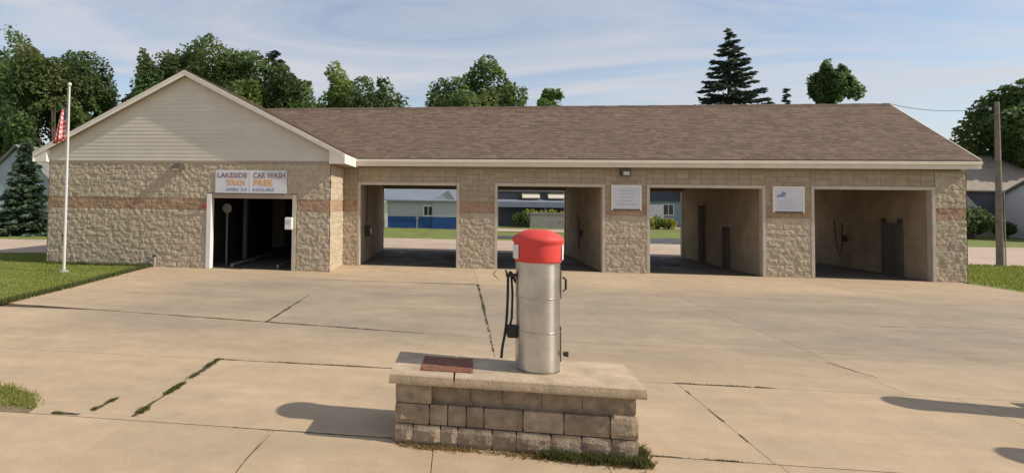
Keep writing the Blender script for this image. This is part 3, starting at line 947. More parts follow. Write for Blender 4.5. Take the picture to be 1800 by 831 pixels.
# ------------------------------------------------------------------ things in the bays
def wand(x, y, z, label, s=-1):
    e = empty('spray_wand', (x, y, 0)); tag(e, label, 'spray wand', 'spray wands on bay walls')
    d = MB(); d.box(x, x + .06 * s, y - .10, y + .10, z - .12, z + .12); d.build('holder', 'dark_metal', e)
    d = MB(); d.tube([(x + .09 * s, y, z + .6), (x + .09 * s, y, z - .25)], .022, 8); d.build('lance', 'black_rubber', e)
    pts = [(x + .08 * s, y + .02 + .35 * math.sin(t * math.pi) * (1 if t < .5 else .9), z - .25 - .5 * math.sin(t * math.pi)) for t in np.linspace(0, 1, 14)]
    pts = [(x + .08 * s, y + .5 * t, z - .25 - .62 * math.sin(t * math.pi) + 1.0 * t * t) for t in np.linspace(0, 1, 16)]
    d = MB(); d.tube(pts, .018, 6); d.build('hose', 'black_rubber', e)
    return e


wand(5.10 - .0, 24.4, 1.2, 'black spray wand and hose on the wall of the bay behind the vacuum')
wand(15.49, 25.4, 1.15, 'black spray wand and hose in the end bay beside a long dark mat')
e = empty('coin_box', (-3.53, 22.6, 0)); tag(e, 'small dark coin box on the left wall of the bay next to the gabled wing', 'coin box')
d = MB(); d.box(-3.53, -3.35, 22.45, 22.75, 1.0, 1.42); d.build('box', 'dark_metal', e, bevel=.015)
d = MB(); d.box(-3.349, -3.335, 22.52, 22.68, 1.1, 1.3); d.build('faceplate', 'steel', e)
d = MB(); d.tube([(-3.50, 22.6, 1.42), (-3.50, 22.6, 3.39)], .02, 6); d.build('conduit', 'dark_metal', e)


def mat_hang(x, y0, y1, z0, z1, label):
    e = empty('rubber_mat', (x, (y0 + y1) / 2, z0)); tag(e, label, 'mat', 'mats hung in the bays')
    n = 10; vs = []; fs = []
    for k in range(2):
        for i in range(n + 1):
            for j in (0, 1):
                t = i / n
                vs.append((x - .03 - .03 * k - .015 * math.sin(t * 9), y0 + (y1 - y0) * t, z0 if j == 0 else z1 - .07 * math.sin(t * math.pi) ** 2))
    L = 2 * (n + 1)
    for i in range(n):
        fs.append((2 * i, 2 * i + 2, 2 * i + 3, 2 * i + 1)); fs.append((L + 2 * i, L + 2 * i + 1, L + 2 * i + 3, L + 2 * i + 2))
        fs.append((2 * i, L + 2 * i, L + 2 * i + 2, 2 * i + 2)); fs.append((2 * i + 1, 2 * i + 3, L + 2 * i + 3, L + 2 * i + 1))
    fs.append((0, 1, L + 1, L)); fs.append((2 * n, L + 2 * n, L + 2 * n + 1, 2 * n + 1))
    d = MB(); d.add(vs, fs); d.build('sheet', 'mat_rubber', e)
    for yy in (y0 + .08, y1 - .08):
        d = MB(); d.box(x, x - .09, yy - .05, yy + .05, z1 - .03, z1 + .12); d.build('clip', 'dark_metal', e)


mat_hang(15.49, 22.35, 23.3, .0, 1.9, 'tall dark mat clipped to the side wall of the end bay')
mat_hang(10.33, 25.75, 26.15, .0, 2.25, 'narrow tall dark mat hanging near the rear opening of a bay')
mat_hang(10.33, 23.5, 23.95, .0, 1.45, 'short dark mat hanging halfway along the side wall of a bay')

# water standing on the floor of the third bay
pts = []
pc = on_ground(1166, 465)
for k in range(40):
    a = 2 * math.pi * k / 40; r_ = 1 + .25 * vnoise((math.cos(a) * 1.3, math.sin(a) * 1.3, 4), 1.2)
    pts.append((pc.x + .55 * r_ * math.cos(a), pc.y + .75 * r_ * math.sin(a)))
mat('water', (.05, .045, .04), .03, spec=.8)
pd = sheet('puddle', pts, .003, 'water'); tag(pd, 'bright puddle on the dark floor of a wash bay', 'puddle')

# ------------------------------------------------------------------ flagpole and flag
FX, FY = -12.36, 16.87
fp = empty('flagpole', (FX, FY, 0)); tag(fp, 'slender white flagpole standing in the lawn', 'flagpole')
d = MB(); d.tube([(FX, FY, -.04), (FX, FY, 3.0), (FX, FY, 5.95)], [.046, .04, .028], 14); d.build('pole', 'pole_white', fp, smooth=False)
d = MB(); d.lathe([(.001, 5.94), (.05, 5.955), (.065, 6.0), (.05, 6.045), (.001, 6.06)], 14, FX, FY, cap=False); d.build('finial', 'pole_white', fp, smooth=True)
d = MB(); d.lathe([(.16, -.04), (.15, .02), (.09, .06), (.06, .09)], 16, FX, FY); d.build('base', 'grey_wall', fp)
d = MB(); d.box(FX - .10, FX - .045, FY - .02, FY + .02, 1.15, 1.19); d.tube([(FX - .09, FY, 1.08), (FX - .09, FY, 1.26)], .012, 6); d.build('cleat', 'dark_metal', fp)
d = MB(); d.tube([(FX - .07, FY - .01, 1.18), (FX - .06, FY - .01, 5.9)], .006, 5); d.build('halyard', 'white_paint', fp)
# limp flag, half-way up: cloth gathered in folds
nu, nv = 26, 30
V_, F_, C_ = [], [], []
for j in range(nv + 1):
    t = j / nv
    for i in range(nu + 1):
        s_ = i / nu
        spread = .08 + .34 * (0.35 + .65 * t) * s_
        x = FX - .06 - spread + .035 * math.sin(s_ * 17 + t * 1.5)
        y = FY - .02 + .085 * math.sin(s_ * 15 + 1.1 * t) * (.35 + t)
        z = 5.27 - 1.02 * t - .26 * s_ * (1 - .35 * t)
        V_.append((x, y, z))
        stripe = int(t * 13 * .999)
        if s_ < .30 and t < .40:
            cc = (.10, .08, .16)
            if (i + j) % 3 == 0 and i % 2: cc = (.5, .45, .5)
        else:
            cc = (.55, .09, .09) if stripe % 2 == 0 else (.70, .50, .48)
        C_.append(cc)
for j in range(nv):
    for i in range(nu):
        a = j * (nu + 1) + i; F_.append((a, a + 1, a + nu + 2, a + nu + 1))
d = MB(); d.v = V_; d.f = F_; d.c = C_
fo = d.build('flag', 'flag_cloth', colors=True, smooth=True, fixn=False)
sm = fo.modifiers.new('thick', 'SOLIDIFY'); sm.thickness = .004
tag(fo, 'limp red and white striped flag hanging half-way up the pole', 'flag')


# ------------------------------------------------------------------ vacuum islands
def rough_block(name, parent, x0, x1, y0, y1, z0, z1, amp, m='island_block', faces=('f', 'l', 'r', 'b')):
    """a split-face block: rounded box with broken faces"""
    nx, ny, nz = max(2, int((x1 - x0) / .05)), max(2, int((y1 - y0) / .07)), 4
    bm = bmesh.new(); vid = {}
    sd = Vector((random.random() * 90, random.random() * 90, random.random() * 90))

    def vert(i, j, k):
        key = (i, j, k)
        if key in vid: return vid[key]
        p = Vector((x0 + (x1 - x0) * i / nx, y0 + (y1 - y0) * j / ny, z0 + (z1 - z0) * k / nz))
        q = p + sd
        n_ = .5 + .8 * noise.noise(q * 6) + .55 * noise.noise(q * 15)
        off = Vector()
        inner_z = 0 < k < nz
        if inner_z:
            if j == 0 and 'f' in faces: off.y -= amp * max(n_, -.1) * (1 if 0 < i < nx else .2)
            if j == ny and 'b' in faces: off.y += amp * max(n_, -.1) * (1 if 0 < i < nx else .2)
            if i == 0 and 'l' in faces: off.x -= amp * max(n_, -.1) * (1 if 0 < j < ny else .2)
            if i == nx and 'r' in faces: off.x += amp * max(n_, -.1) * (1 if 0 < j < ny else .2)
        else:
            if j == 0: off.y += .004
            if i == 0: off.x += .003
            if i == nx: off.x -= .003
        vid[key] = bm.verts.new(p + off)
        return vid[key]
    for i in range(nx):
        for k in range(nz):
            for j in (0, ny):
                bm.faces.new((vert(i, j, k), vert(i + 1, j, k), vert(i + 1, j, k + 1), vert(i, j, k + 1)))
    for j in range(ny):
        for k in range(nz):
            for i in (0, nx):
                bm.faces.new((vert(i, j, k), vert(i, j + 1, k), vert(i, j + 1, k + 1), vert(i, j, k + 1)))
    for i in range(nx):
        for j in range(ny):
            for k in (0, nz):
                bm.faces.new((vert(i, j, k), vert(i + 1, j, k), vert(i + 1, j + 1, k), vert(i, j + 1, k)))
    bmesh.ops.recalc_face_normals(bm, faces=bm.faces)
    me = bpy.data.meshes.new(name); bm.to_mesh(me); bm.free(); me.materials.append(MAT[m])
    o = bpy.data.objects.new(name, me); col.objects.link(o); o.parent = parent
    return o


def slab_cap(parent, x0, x1, y0, y1, z0, z1):
    nx = max(3, int((x1 - x0) / .08)); prof = [(y0 + .004, z0), (y0, z0 + .02), (y0, z0 + .045), (y0 + .004, z1 - .012), (y0 + .014, z1), (y1 - .014, z1), (y1, z1 - .012), (y1, z0 + .02), (y1 - .004, z0)]
    vs, fs = [], []
    for i in range(nx + 1):
        x = x0 + (x1 - x0) * i / nx
        for (y, z) in prof:
            jy = .006 * vnoise((x * 5, y * 3, z), 1.7); e = .006 if (i in (0, nx) and z > z0 + .05) else 0
            vs.append((x + (e if i == 0 else -e if i == nx else 0), y + jy * (1 if z < z1 else .4), z - .003 * abs(vnoise((x * 9, y, 3), 2))))
    m_ = len(prof)
    for i in range(nx):
        for k in range(m_):
            k2 = (k + 1) % m_
            fs.append((i * m_ + k, i * m_ + k2, (i + 1) * m_ + k2, (i + 1) * m_ + k))
    fs.append(tuple(range(m_))); fs.append(tuple(nx * m_ + k for k in range(m_ - 1, -1, -1)))
    d = MB(); d.add(vs, fs); return d.build('cap_slab', 'island_cap', parent)


def island(name, label, loc, rz, L, D, cuts, group=None):
    e = empty(name, loc, rz, world=False); tag(e, label, 'island', group)
    o = .06
    x0, x1, y0, y1 = o, L - o, o, D - o
    # hearting, set back from the blocks
    d = MB(); d.box(x0 + .09, x1 - .05, y0 + .09, y1 - .06, 0, .598); d.build('core', 'mortar', e)
    rows = [
        (0, .2, [0, .18, .45, .62, .95, 1.18, 1.5, 1.78, 2.05], .030, 0),
        (.2, .4, [0, .34, .52, .70, .87, 1.24, 1.62, 2.04], .012, .012),
        (.4, .6, [.0, .36, .74, 1.05, 1.42, 1.80], .010, .08)]
    for z0, z1, js, amp, back in rows:
        js = [j * (x1 - x0) / 2.29 for j in js] + [x1 - x0]
        for q, (a, b) in enumerate(zip(js[:-1], js[1:])):
            corner = q == 0 or (q == len(js) - 2 and z0 < .4)
            am = .026 if corner else amp
            bk = 0 if corner else back
            g_ = .005
            rough_block('block', e, x0 + a + g_, x0 + b - g_, y0 + bk, y0 + .2, z0 + g_, z1 - g_, am)
            rough_block('block', e, x0 + a + g_, x0 + b - g_, y1 - .18, y1, z0 + g_, z1 - g_, .02)
        n = 2
        for q in range(n):
            a = y0 + .205 + (y1 - y0 - .39) * q / n; b = y0 + .205 + (y1 - y0 - .39) * (q + 1) / n
            rough_block('block', e, x0, x0 + .15, a + .003, b - .003, z0 + .005, z1 - .005, .022)
            rough_block('block', e, x1 - .13, x1, a + .003, b - .003, z0 + .005, z1 - .005, .022)
    js = [0] + cuts + [L]
    for a, b in zip(js[:-1], js[1:]):
        slab_cap(e, a + .003, b - .003, 0, D, .602, .70)
    return e


def vacuum(loc, rz, label):
    """stainless canister with a red dome head, hose on its left"""
    e = empty('vacuum_canister', loc, rz, world=False); tag(e, label, 'vacuum', 'car vacuums')
    r_ = .222
    d = MB(); d.lathe([(r_, .02), (r_, .40), (r_, .405)], 48); d.build('lower_drum', 'steel', e, smooth=False)
    d = MB(); d.lathe([(r_ - .003, .405), (r_ - .003, .745)], 48); d.build('middle_drum', 'steel', e)
    d = MB(); d.lathe([(r_, .745), (r_, 1.14)], 48); d.build('upper_drum', 'steel', e)
    for z in (.0, .395, .735):
        d = MB(); d.lathe([(r_ - .002, z), (r_ + .003, z + .003), (r_ + .003, z + .012), (r_ - .002, z + .015)], 48); d.build('band', 'steel_band', e)
    for o in e.children:
        o.data.polygons.foreach_set('use_smooth', [True] * len(o.data.polygons)); o.data.set_sharp_from_angle(angle=R(35))
    # red head: slightly tapered skirt, overhanging rim, shallow dome
    d = MB(); d.lathe([(r_ + .012, 1.10), (r_ + .016, 1.115), (r_ + .022, 1.27), (r_ + .02, 1.285), (r_ + .034, 1.30), (r_ + .038, 1.325), (r_ + .030, 1.348), (.205, 1.382), (.15, 1.412), (.10, 1.424), (.004, 1.428)], 48)
    hd = d.build('dome_head', 'red_plastic', e, smooth=True)
    for ang in (188, -8):
        vs = []; fs = []
        for i in range(9):
            a = R(ang - 22 + 44 * i / 8)
            for z in (1.13, 1.275):
                for rr in (r_ + .026, r_ + .030):
                    vs.append((rr * math.cos(a), rr * math.sin(a), z))
        for i in range(8):
            b = i * 4
            fs += [(b + 1, b + 5, b + 7, b + 3), (b, b + 2, b + 6, b + 4), (b, b + 4, b + 5, b + 1), (b + 2, b + 3, b + 7, b + 6)]
        fs += [(0, 1, 3, 2), (32, 34, 35, 33)]
        d = MB(); d.add(vs, fs); d.build('label_plate', 'white_label', hd)
    # side hatch boxes on the right
    for (z0, z1) in ((.72, 1.02), (.08, .44)):
        d = MB(); d.box(r_ - .03, r_ + .014, -.02, .10, z0, z1); d.build('hatch', 'dark_metal', e, bevel=.01)
    d = MB(); d.tube([(r_ + .03, -.03, .17), (r_ + .075, -.05, .17)], [.02, .03], 10); d.build('knob', 'dark_metal', e)
    d = MB(); d.tube([(r_ + .03, 0, .80), (r_ + .06, 0, .82), (r_ + .06, 0, .92), (r_ + .03, 0, .94)], .012, 8); d.build('handle', 'dark_metal', e)
    # hose: from the outlet behind, looped through a hook on the left, nozzle holder lower down
    hx = -r_ - .05
    d = MB(); d.box(-r_ - .10, -r_ + .02, .0, .04, .93, .965); d.tube([(-r_ - .09, .02, .965), (-r_ - .105, .02, 1.0)], .01, 6); d.build('hose_hook', 'dark_metal', e)
    pts = [(-r_ + .01, .06, .86), (-r_ - .03, .05, .95), (hx - .005, .03, .985), (hx - .03, .02, .95), (hx - .028, .02, .8), (hx - .035, .01, .6), (hx - .045, 0, .45), (hx - .06, 0, .33), (hx - .085, -.01, .22), (hx - .095, -.01, .10)]
    pp = []
    for i in range(len(pts) - 1):
        for t in (0, .33, .66): pp.append(Vector(pts[i]).lerp(Vector(pts[i + 1]), t))
    pp.append(Vector(pts[-1]))
    for _ in range(2): pp = [pp[0]] + [(pp[i - 1] + pp[i] * 2 + pp[i + 1]) / 4 for i in range(1, len(pp) - 1)] + [pp[-1]]
    d = MB(); d.tube(pp, .014, 10); d.build('hose', 'black_rubber', e, smooth=True)
    d = MB(); d.tube([(hx + .005, .03, .98), (hx + .02, .03, .75), (hx + .012, .02, .5), (hx - .02, .0, .38)], .012, 8); d.build('hose_tail', 'black_rubber', e, smooth=True)
    d = MB(); d.box(-r_ - .09, -r_ + .015, -.05, .05, .31, .44); d.build('nozzle_holder', 'black_rubber', e, bevel=.02)
    return e


IA = -.0294
IX, IY = -.6438, 5.70
isl = island('vacuum_island', 'stone block island with a concrete cap carrying the red-topped vacuum', (IX, IY, 0), IA, 2.41, .855, [.64])


def loc_island(u, v, z=.70):
    return (IX + math.cos(IA) * u - math.sin(IA) * v, IY + math.sin(IA) * u + math.cos(IA) * v, z)


vacuum((.845, 6.13, .698), R(2), 'stainless steel vacuum canister with red dome on the block island in front of the bays')
# rusty plate on the cap
p0 = loc_island(.30, .17)
pl = empty('rusty_plate', loc_island(.56, .41), IA, world=False); tag(pl, 'rust red steel plate lying on the island cap beside the canister', 'plate')
d = MB(); d.box(-.26, .26, -.25, .27, 0, .008); d.build('sheet', 'rust', pl)
for (x, y) in ((-.23, -.22), (.23, -.22), (-.23, .24), (.23, .24)):
    d = MB(); d.lathe([(.014, .008), (.014, .014), (.006, .018)], 8, x, y); d.build('bolt', 'rust', pl)

# the neighbouring island, just outside the picture on the right: its two vacuums throw the long shadows
i2 = island('vacuum_island', 'second stone block vacuum island standing crosswise to the bays', (8.52, 5.25, 0), R(90), 2.85, .80, [.95, 1.9])
vacuum((8.16, 7.62, .698), 0, 'red-topped steel vacuum on the crosswise island, the one toward the bays')
vacuum((8.16, 6.08, .698), 0, 'red-topped steel vacuum on the crosswise island, the one toward the street')


# ------------------------------------------------------------------ grass and weeds
def blades(name, pts, heights, m, hue=.25, width=.012, lean=.5, base=None, parent=None, nseg=1):
    P = np.array(pts, float); n = len(P); h = np.array(heights, float)
    a = rng.uniform(0, 2 * np.pi, n); ln = rng.uniform(.1, lean, n) * h
    la = rng.uniform(0, 2 * np.pi, n)
    side = np.stack([np.cos(a), np.sin(a), np.zeros(n)], 1) * (width * rng.uniform(.7, 1.4, n))[:, None]
    tip = P + np.stack([np.cos(la) * ln, np.sin(la) * ln, h], 1)
    V = np.stack([P - side, P + side, tip + side * .25, tip - side * .25], 1)
    k = rng.uniform(1 - hue, 1 + hue, n)
    C = np.stack([k * rng.uniform(.85, 1.25, n), k, k * rng.uniform(.7, 1.1, n)], 1)
    return quads_mesh(name, V, C, m, parent)


def inside(poly, x, y):
    r_ = np.zeros(len(x), bool); j = len(poly) - 1
    for i in range(len(poly)):
        xi, yi = poly[i]; xj, yj = poly[j]
        c = ((yi > y) != (yj > y)) & (x < (xj - xi) * (y - yi) / (yj - yi + 1e-12) + xi)
        r_ ^= c; j = i
    return r_


def scatter(poly, n):
    xs_ = [p[0] for p in poly]; ys_ = [p[1] for p in poly]
    x = rng.uniform(min(xs_), max(xs_), n * 3); y = rng.uniform(min(ys_), max(ys_), n * 3)
    m = inside(poly, x, y)
    return np.stack([x[m][:n], y[m][:n], np.zeros(min(n, m.sum()))], 1)


lawn_poly = [(-70, 11.32), (-9.98, 11.52), (-10.13, 14.0), (-10.58, 19.0), (-14.5, 18.9), (-14.55, 22.8), (-18, 22.1), (-70, 20.5)]
lw = sheet('lawn', lawn_poly, -.004, 'meadow'); tag(lw, 'mown green lawn beside the gabled wing', 'lawn')
vis = [(-22, 11.32), (-9.93, 11.5), (-10.08, 14.0), (-10.53, 18.86), (-14.5, 18.86), (-14.55, 22.8), (-18, 22.1), (-22, 22)]
P = scatter(vis, 60000); P[:, 2] = -.006
hh = rng.uniform(.02, .05, len(P)) * (1 + .35 * np.sin(P[:, 0] * 2.1) * np.cos(P[:, 1] * 1.7))
tag(blades('lawn_grass', P, hh, 'grass_blade', width=.011), 'short green grass of the lawn beside the gabled wing', 'grass', kind='stuff')
# ragged fringe along the lawn edges and wall foot
fr = []
for (a, b, n) in (((-9.98, 11.52), (-10.13, 14.0), 1300), ((-10.13, 14.0), (-10.58, 19.0), 2200), ((-14.5, 18.82), (-10.5, 18.82), 1600)):
    t = rng.uniform(0, 1, n); q = np.array(a) + (np.array(b) - np.array(a)) * t[:, None] + rng.normal(0, .05, (n, 2))
    fr.append(np.c_[q, np.zeros(n)])
fr = np.concatenate(fr)
tag(blades('edge_grass', fr, rng.uniform(.05, .13, len(fr)), 'weed_blade', width=.010, lean=.9), 'longer grass along the lawn edge and wall foot', 'grass', kind='stuff')

rlawn_poly = [(16.31, 11.31), (70, 11.31), (70, 23.8), (23.5, 27.8), (16.6, 28.2), (16.52, 28.2), (16.52, 20.9), (16.31, 20.9)]
rl_ = sheet('side_lawn', rlawn_poly, -.003, 'meadow'); tag(rl_, 'strip of green lawn at the right end of the car wash', 'lawn')
P = scatter([(16.33, 16), (22, 18), (30, 24), (30, 27.0), (23.5, 27.7), (16.6, 28.0), (16.6, 20.9)], 26000)
tag(blades('side_lawn_grass', P, rng.uniform(.04, .10, len(P)), 'grass_blade', width=.016), 'short green grass of the lawn at the right end', 'grass', kind='stuff')

# patch of grass and dirt at the sidewalk, front left
pp_ = [(-14, 5.88), (-4.69, 5.88), (-4.73, 6.05), (-5.06, 6.42), (-5.6, 6.62), (-7.4, 6.74), (-14, 6.74)]
ps = sheet('dirt_patch', pp_, -.003, 'soil'); tag(ps, 'bare dirt verge with grass beside the sidewalk', 'ground')
P = scatter([(-8, 6.12), (-5.3, 6.08), (-4.72, 5.98), (-4.74, 6.12), (-5.05, 6.45), (-5.6, 6.68), (-8, 6.8)], 7000); P[:, :2] += rng.normal(0, .035, (len(P), 2)); P[:, 2] = -.004
tag(blades('verge_grass', P, rng.uniform(.015, .055, len(P)), 'grass_blade', width=.005, lean=1.2), 'tufts of green grass on the dirt verge', 'grass', kind='stuff')

# weeds in the open joints
wp, wh = [], []


def weed_line(a, b, n, spread, h, clump=6):
    cs = rng.uniform(0, 1, clump)
    for k in range(n):
        c = cs[rng.integers(clump)] + rng.normal(0, .045)
        c = min(max(c, 0), 1)
        w_ = spread * rng.uniform(.4, 1)
        wz_ = -.004
        wp.append((a[0] + (b[0] - a[0]) * c + rng.normal(0, w_), a[1] + (b[1] - a[1]) * c + rng.normal(0, w_), wz_)); wh.append(h * rng.uniform(.5, 1.3))


weed_line((-3.5, 6.7), (-3.5, 8.25), 2600, .024, .022, 9)
weed_line((-3.48, 6.0), (-3.48, 6.22), 700, .028, .024, 3)
weed_line((-4.04, 6.05), (-4.0, 6.48), 500, .022, .02, 3)
weed_line((-4.40, 5.92), (-4.12, 5.92), 300, .018, .018, 3)
weed_line((-3.45, 8.28), (-.9, 8.28), 500, .010, .018, 9)
weed_line((2.95, 8.28), (4.2, 8.28), 300, .012, .018, 6)
weed_line((.65, 12), (.65, 17), 600, .018, .025, 8)
weed_line((1.6, 5.87), (2.9, 5.87), 200, .010, .015, 6)
tag(blades('joint_weeds', wp, wh, 'weed_blade', width=.006, lean=1.2), 'dark green weeds growing in the open slab joints', 'weeds', kind='stuff')
# weeds and dry litter at the foot of the island
wp, wh = [], []
weed_line(loc_island(1.35, .02), loc_island(2.42, .0), 2600, .035, .07, 8)
weed_line(loc_island(2.36, 0), loc_island(2.40, .5), 900, .03, .08, 4)
tag(blades('island_weeds', wp, wh, 'weed_blade', width=.006, lean=1.3), 'green weeds along the foot of the block island', 'weeds', kind='stuff')
wp, wh = [], []
weed_line(loc_island(.15, .03), loc_island(2.40, -.02), 2400, .04, .03, 24)
tag(blades('dry_litter', wp, wh, 'dry_blade', width=.006, lean=2.5), 'dry brown litter along the foot of the block island', 'litter', kind='stuff')


# ------------------------------------------------------------------ trees
def leaf_cards(cent, n, rad, size, flat=1.0, out_bias=.6):
    """leaf quads scattered in lobes: cent (k,3), rad (k,)"""
    k = len(cent); w_ = rad ** 2; idx = rng.choice(k, n, p=w_ / w_.sum())
    dirs = unit(rng.normal(size=(n, 3)))
    rr = rad[idx] * rng.uniform(.45, 1.06, n) ** .6
    p = cent[idx] + dirs * rr[:, None] * np.array([1, 1, flat])
    nrm = unit(dirs * out_bias + rng.normal(size=(n, 3)) * .6 + np.array([0, 0, .35]))
    t = unit(np.cross(nrm, rng.normal(size=(n, 3)))); b = np.cross(nrm, t)
    s = size * rng.uniform(.6, 1.4, n)
    t = t * s[:, None]; b = b * (s * rng.uniform(.55, .9, n))[:, None]
    V = np.stack([p - t * .9 - b * .25, p - t * .1 + b * .0 - b, p + t, p + b * .9], 1)
    return V, idx


def tree(label, x, y, ztop, hw, zbot, leafm, n=7000, lobes=26, leaf=.23, seed=0, group='broadleaf trees behind the car wash', shape='round', name='broadleaf_tree'):
    rs = np.random.default_rng(seed + 100)
    e = empty(name, (x, y, 0)); tag(e, label, 'tree', group)
    zbot = max(zbot, ztop - 2.7 * hw)
    H_t = ztop - zbot
    cz = (ztop + zbot) / 2

    def wave(P, f, k=14):
        K = unit(rs.normal(size=(k, 3))) * f * rs.uniform(.6, 1.4, (k, 1)); ph = rs.uniform(0, 6.28, k)
        return np.sin(P @ K.T + ph).sum(1) / math.sqrt(k / 2)
    n = int(n * 1.35); m = n * 4
    dr = unit(rs.normal(size=(m, 3)))
    st = rs.bit_generator.state
    edge = .84 + .15 * wave(dr, 2.6) + .12 * wave(dr, 6.5)
    r_ = rs.uniform(.10, 1, m) ** .42
    q = dr * (edge * r_)[:, None]
    stray = rs.uniform(0, 1, m) < .04
    q[stray] *= rs.uniform(1.0, 1.07, (stray.sum(), 1))
    q[:, 2] = np.where(q[:, 2] > 0, q[:, 2] * .98, q[:, 2])
    P_ = np.stack([q[:, 0] * hw * 1.02, q[:, 1] * hw, q[:, 2] * H_t * .5], 1)
    cl = wave(P_, 2.3 / (.30 * hw + .25), 18)
    keep = np.where(cl > -.25 + rs.uniform(-.5, .35, m))[0][:n]
    P_, dk, cl = P_[keep], dr[keep], cl[keep]
    P_ = P_ + np.array([x, y, cz]); n = len(P_)
    topz = np.quantile(P_[:, 2], .997); P_[:, 2] += (ztop - topz) * np.clip((P_[:, 2] - cz) / max(topz - cz, .1), 0, 1)
    nrm = unit(dk * .45 + rs.normal(size=(n, 3)) * .6 + np.array([0, 0, .45]))
    tv = unit(np.cross(nrm, rs.normal(size=(n, 3)))); bv = np.cross(nrm, tv)
    sz = leaf * rs.uniform(.55, 1.35, n)
    tv = tv * sz[:, None]; bv = bv * (sz * rs.uniform(.5, .85, n))[:, None]
    V = np.stack([P_ - tv * .9 - bv * .2, P_ - tv * .1 - bv, P_ + tv, P_ - tv * .05 + bv * .9], 1)
    kk = (1 + .16 * wave(P_, 1.1)) * rs.uniform(.72, 1.28, n); kk = np.clip(kk, .45, 1.7)
    wm = 1 + .08 * wave(P_, .8)
    C = np.stack([kk * wm, kk, kk * rs.uniform(.75, 1.1, n)], 1)
    cen = P_[rs.choice(n, 22)] * .8 + np.array([x, y, cz]) * .2
    # trunk and limbs
    d = MB()
    tr = max(.16, hw * .07)
    d.tube([(x, y, -.05), (x + .1, y, zbot * .6), (x - .05, y, cz * .9), (x, y, cz + H_t * .2)], [tr * 1.25, tr, tr * .7, tr * .3], 10)
    for i in range(0, len(cen), 2):
        z0 = zbot * .7 + (cen[i][2] - zbot * .7) * .35
        m_ = Vector((x + (cen[i][0] - x) * .4, y + (cen[i][1] - y) * .4, z0 + (cen[i][2] - z0) * .65))
        d.tube([(x, y, max(z0, zbot * .5)), m_, tuple(cen[i])], [tr * .4, tr * .25, tr * .1], 6)
    d.build('trunk', 'bark', e)
    quads_mesh('crown', V, C, leafm, e)
    return e


def conifer(label, x, y, ztop, hw, zbot, leafm, n_tier=16, per=11, seed=0, name='spruce_tree', droop=.18, card=.30, group='spruces around the car wash', fill=1.0):
    rs = np.random.default_rng(seed + 500)
    e = empty(name, (x, y, 0)); tag(e, label, 'tree', group)
    d = MB(); d.tube([(x, y, -.05), (x, y, ztop * .5), (x, y, ztop - .1)], [hw * .07 + .05, hw * .045 + .03, .015], 8)
    Vs, Cs = [], []
    H_t = ztop - zbot
    for i in range(n_tier):
        t = (i + .5) / n_tier
        z = zbot + H_t * t
        rad = hw * (1 - t) ** .85 * rs.uniform(.82, 1.08) + .10
        nb = max(4, int(per * (1 - .5 * t)))
        a0 = rs.uniform(0, 6.28)
        for b in range(nb):
            a = a0 + 6.283 * b / nb + rs.normal(0, .12); L = rad * rs.uniform(.78, 1.12)
            dr = np.array([math.cos(a), math.sin(a), 0])
            zz = z + rs.normal(0, H_t / n_tier * .25)
            if L > .5: d.tube([(x, y, zz), (x + dr[0] * L * .9, y + dr[1] * L * .9, zz - droop * L * .8)], [.03 + .01 * L, .01], 4)
            m_ = int((10 + 22 * L) * fill)
            s = rs.uniform(.12, 1, m_) ** .8
            c = np.array([x, y, zz]) + dr * (s * L)[:, None]
            c[:, 2] += -droop * L * s + .12 * L * s ** 3 + rs.normal(0, .05, m_)
            sd = np.array([-dr[1], dr[0], 0])
            lat = rs.uniform(-1, 1, m_) * (.34 * L * (1.05 - s) + .08)
            c += sd * lat[:, None]; c[:, 2] -= np.abs(lat) * .25
            dirv = unit(dr * .8 + sd * np.sign(lat)[:, None] * .7 + rs.normal(0, .25, (m_, 3)) + np.array([0, 0, -.15]))
            nr = unit(np.cross(dirv, rs.normal(size=(m_, 3)) * .5 + sd))
            ww = card * rs.uniform(.6, 1.3, m_)
            tvec = dirv * ww[:, None]; bvec = nr * (ww * .34)[:, None]
            Vs.append(np.stack([c - tvec - bvec * .6, c - tvec * .2 - bvec, c + tvec, c - tvec * .2 + bvec], 1))
            k = rs.uniform(.7, 1.35) * rs.uniform(.75, 1.25, m_)
            Cs.append(np.stack([k, k, k * rs.uniform(.85, 1.15, m_)], 1))
    d.build('trunk', 'bark', e)
    quads_mesh('crown', np.concatenate(Vs), np.concatenate(Cs), leafm, e)
    return e


def ptree(px, py, hwpx, Y, zbot, leafm, label, **k):
    a = at_depth(px, py, Y); b = at_depth(px + hwpx, py, Y)
    return tree(label, a.x, Y, a.z, b.x - a.x, zbot, leafm, **k)


ptree(12, 66, 92, 60, 2.5, 'leaf_mid', 'tall full tree farthest out beyond the lawn and flagpole', n=17000, lobes=34, seed=1)
ptree(98, 88, 86, 56, 2.0, 'leaf_mid', 'tall loose tree behind the flagpole', n=15000, lobes=28, seed=2)
ptree(152, 97, 58, 62, 3.0, 'leaf_dark', 'dark tree in the gap between flagpole and gable peak', n=11000, lobes=26, seed=3)
ptree(278, 96, 62, 60, 4.0, 'leaf_dark', 'dark tree rising just left of the gable peak', n=9000, lobes=22, seed=4)
ptree(330, 76, 84, 64, 4.0, 'leaf_mid', 'broad tree directly behind the gable peak', n=14000, lobes=30, seed=5)
ptree(408, 74, 84, 61, 4.0, 'leaf_mid', 'tall tree beside the dark pine behind the gabled roof', n=14000, lobes=28, seed=46)
ptree(508, 130, 60, 56, 3.0, 'leaf_dark', 'low dark tree below the pine behind the gabled roof', n=9000, lobes=20, seed=7)
ptree(450, 150, 50, 54, 3.0, 'leaf_bright', 'bright low tree behind the slope of the gabled roof', n=9000, lobes=20, seed=17)
ptree(588, 122, 64, 62, 4.0, 'leaf_bright', 'bright green tree standing over the long roof', n=9000, lobes=20, seed=8)
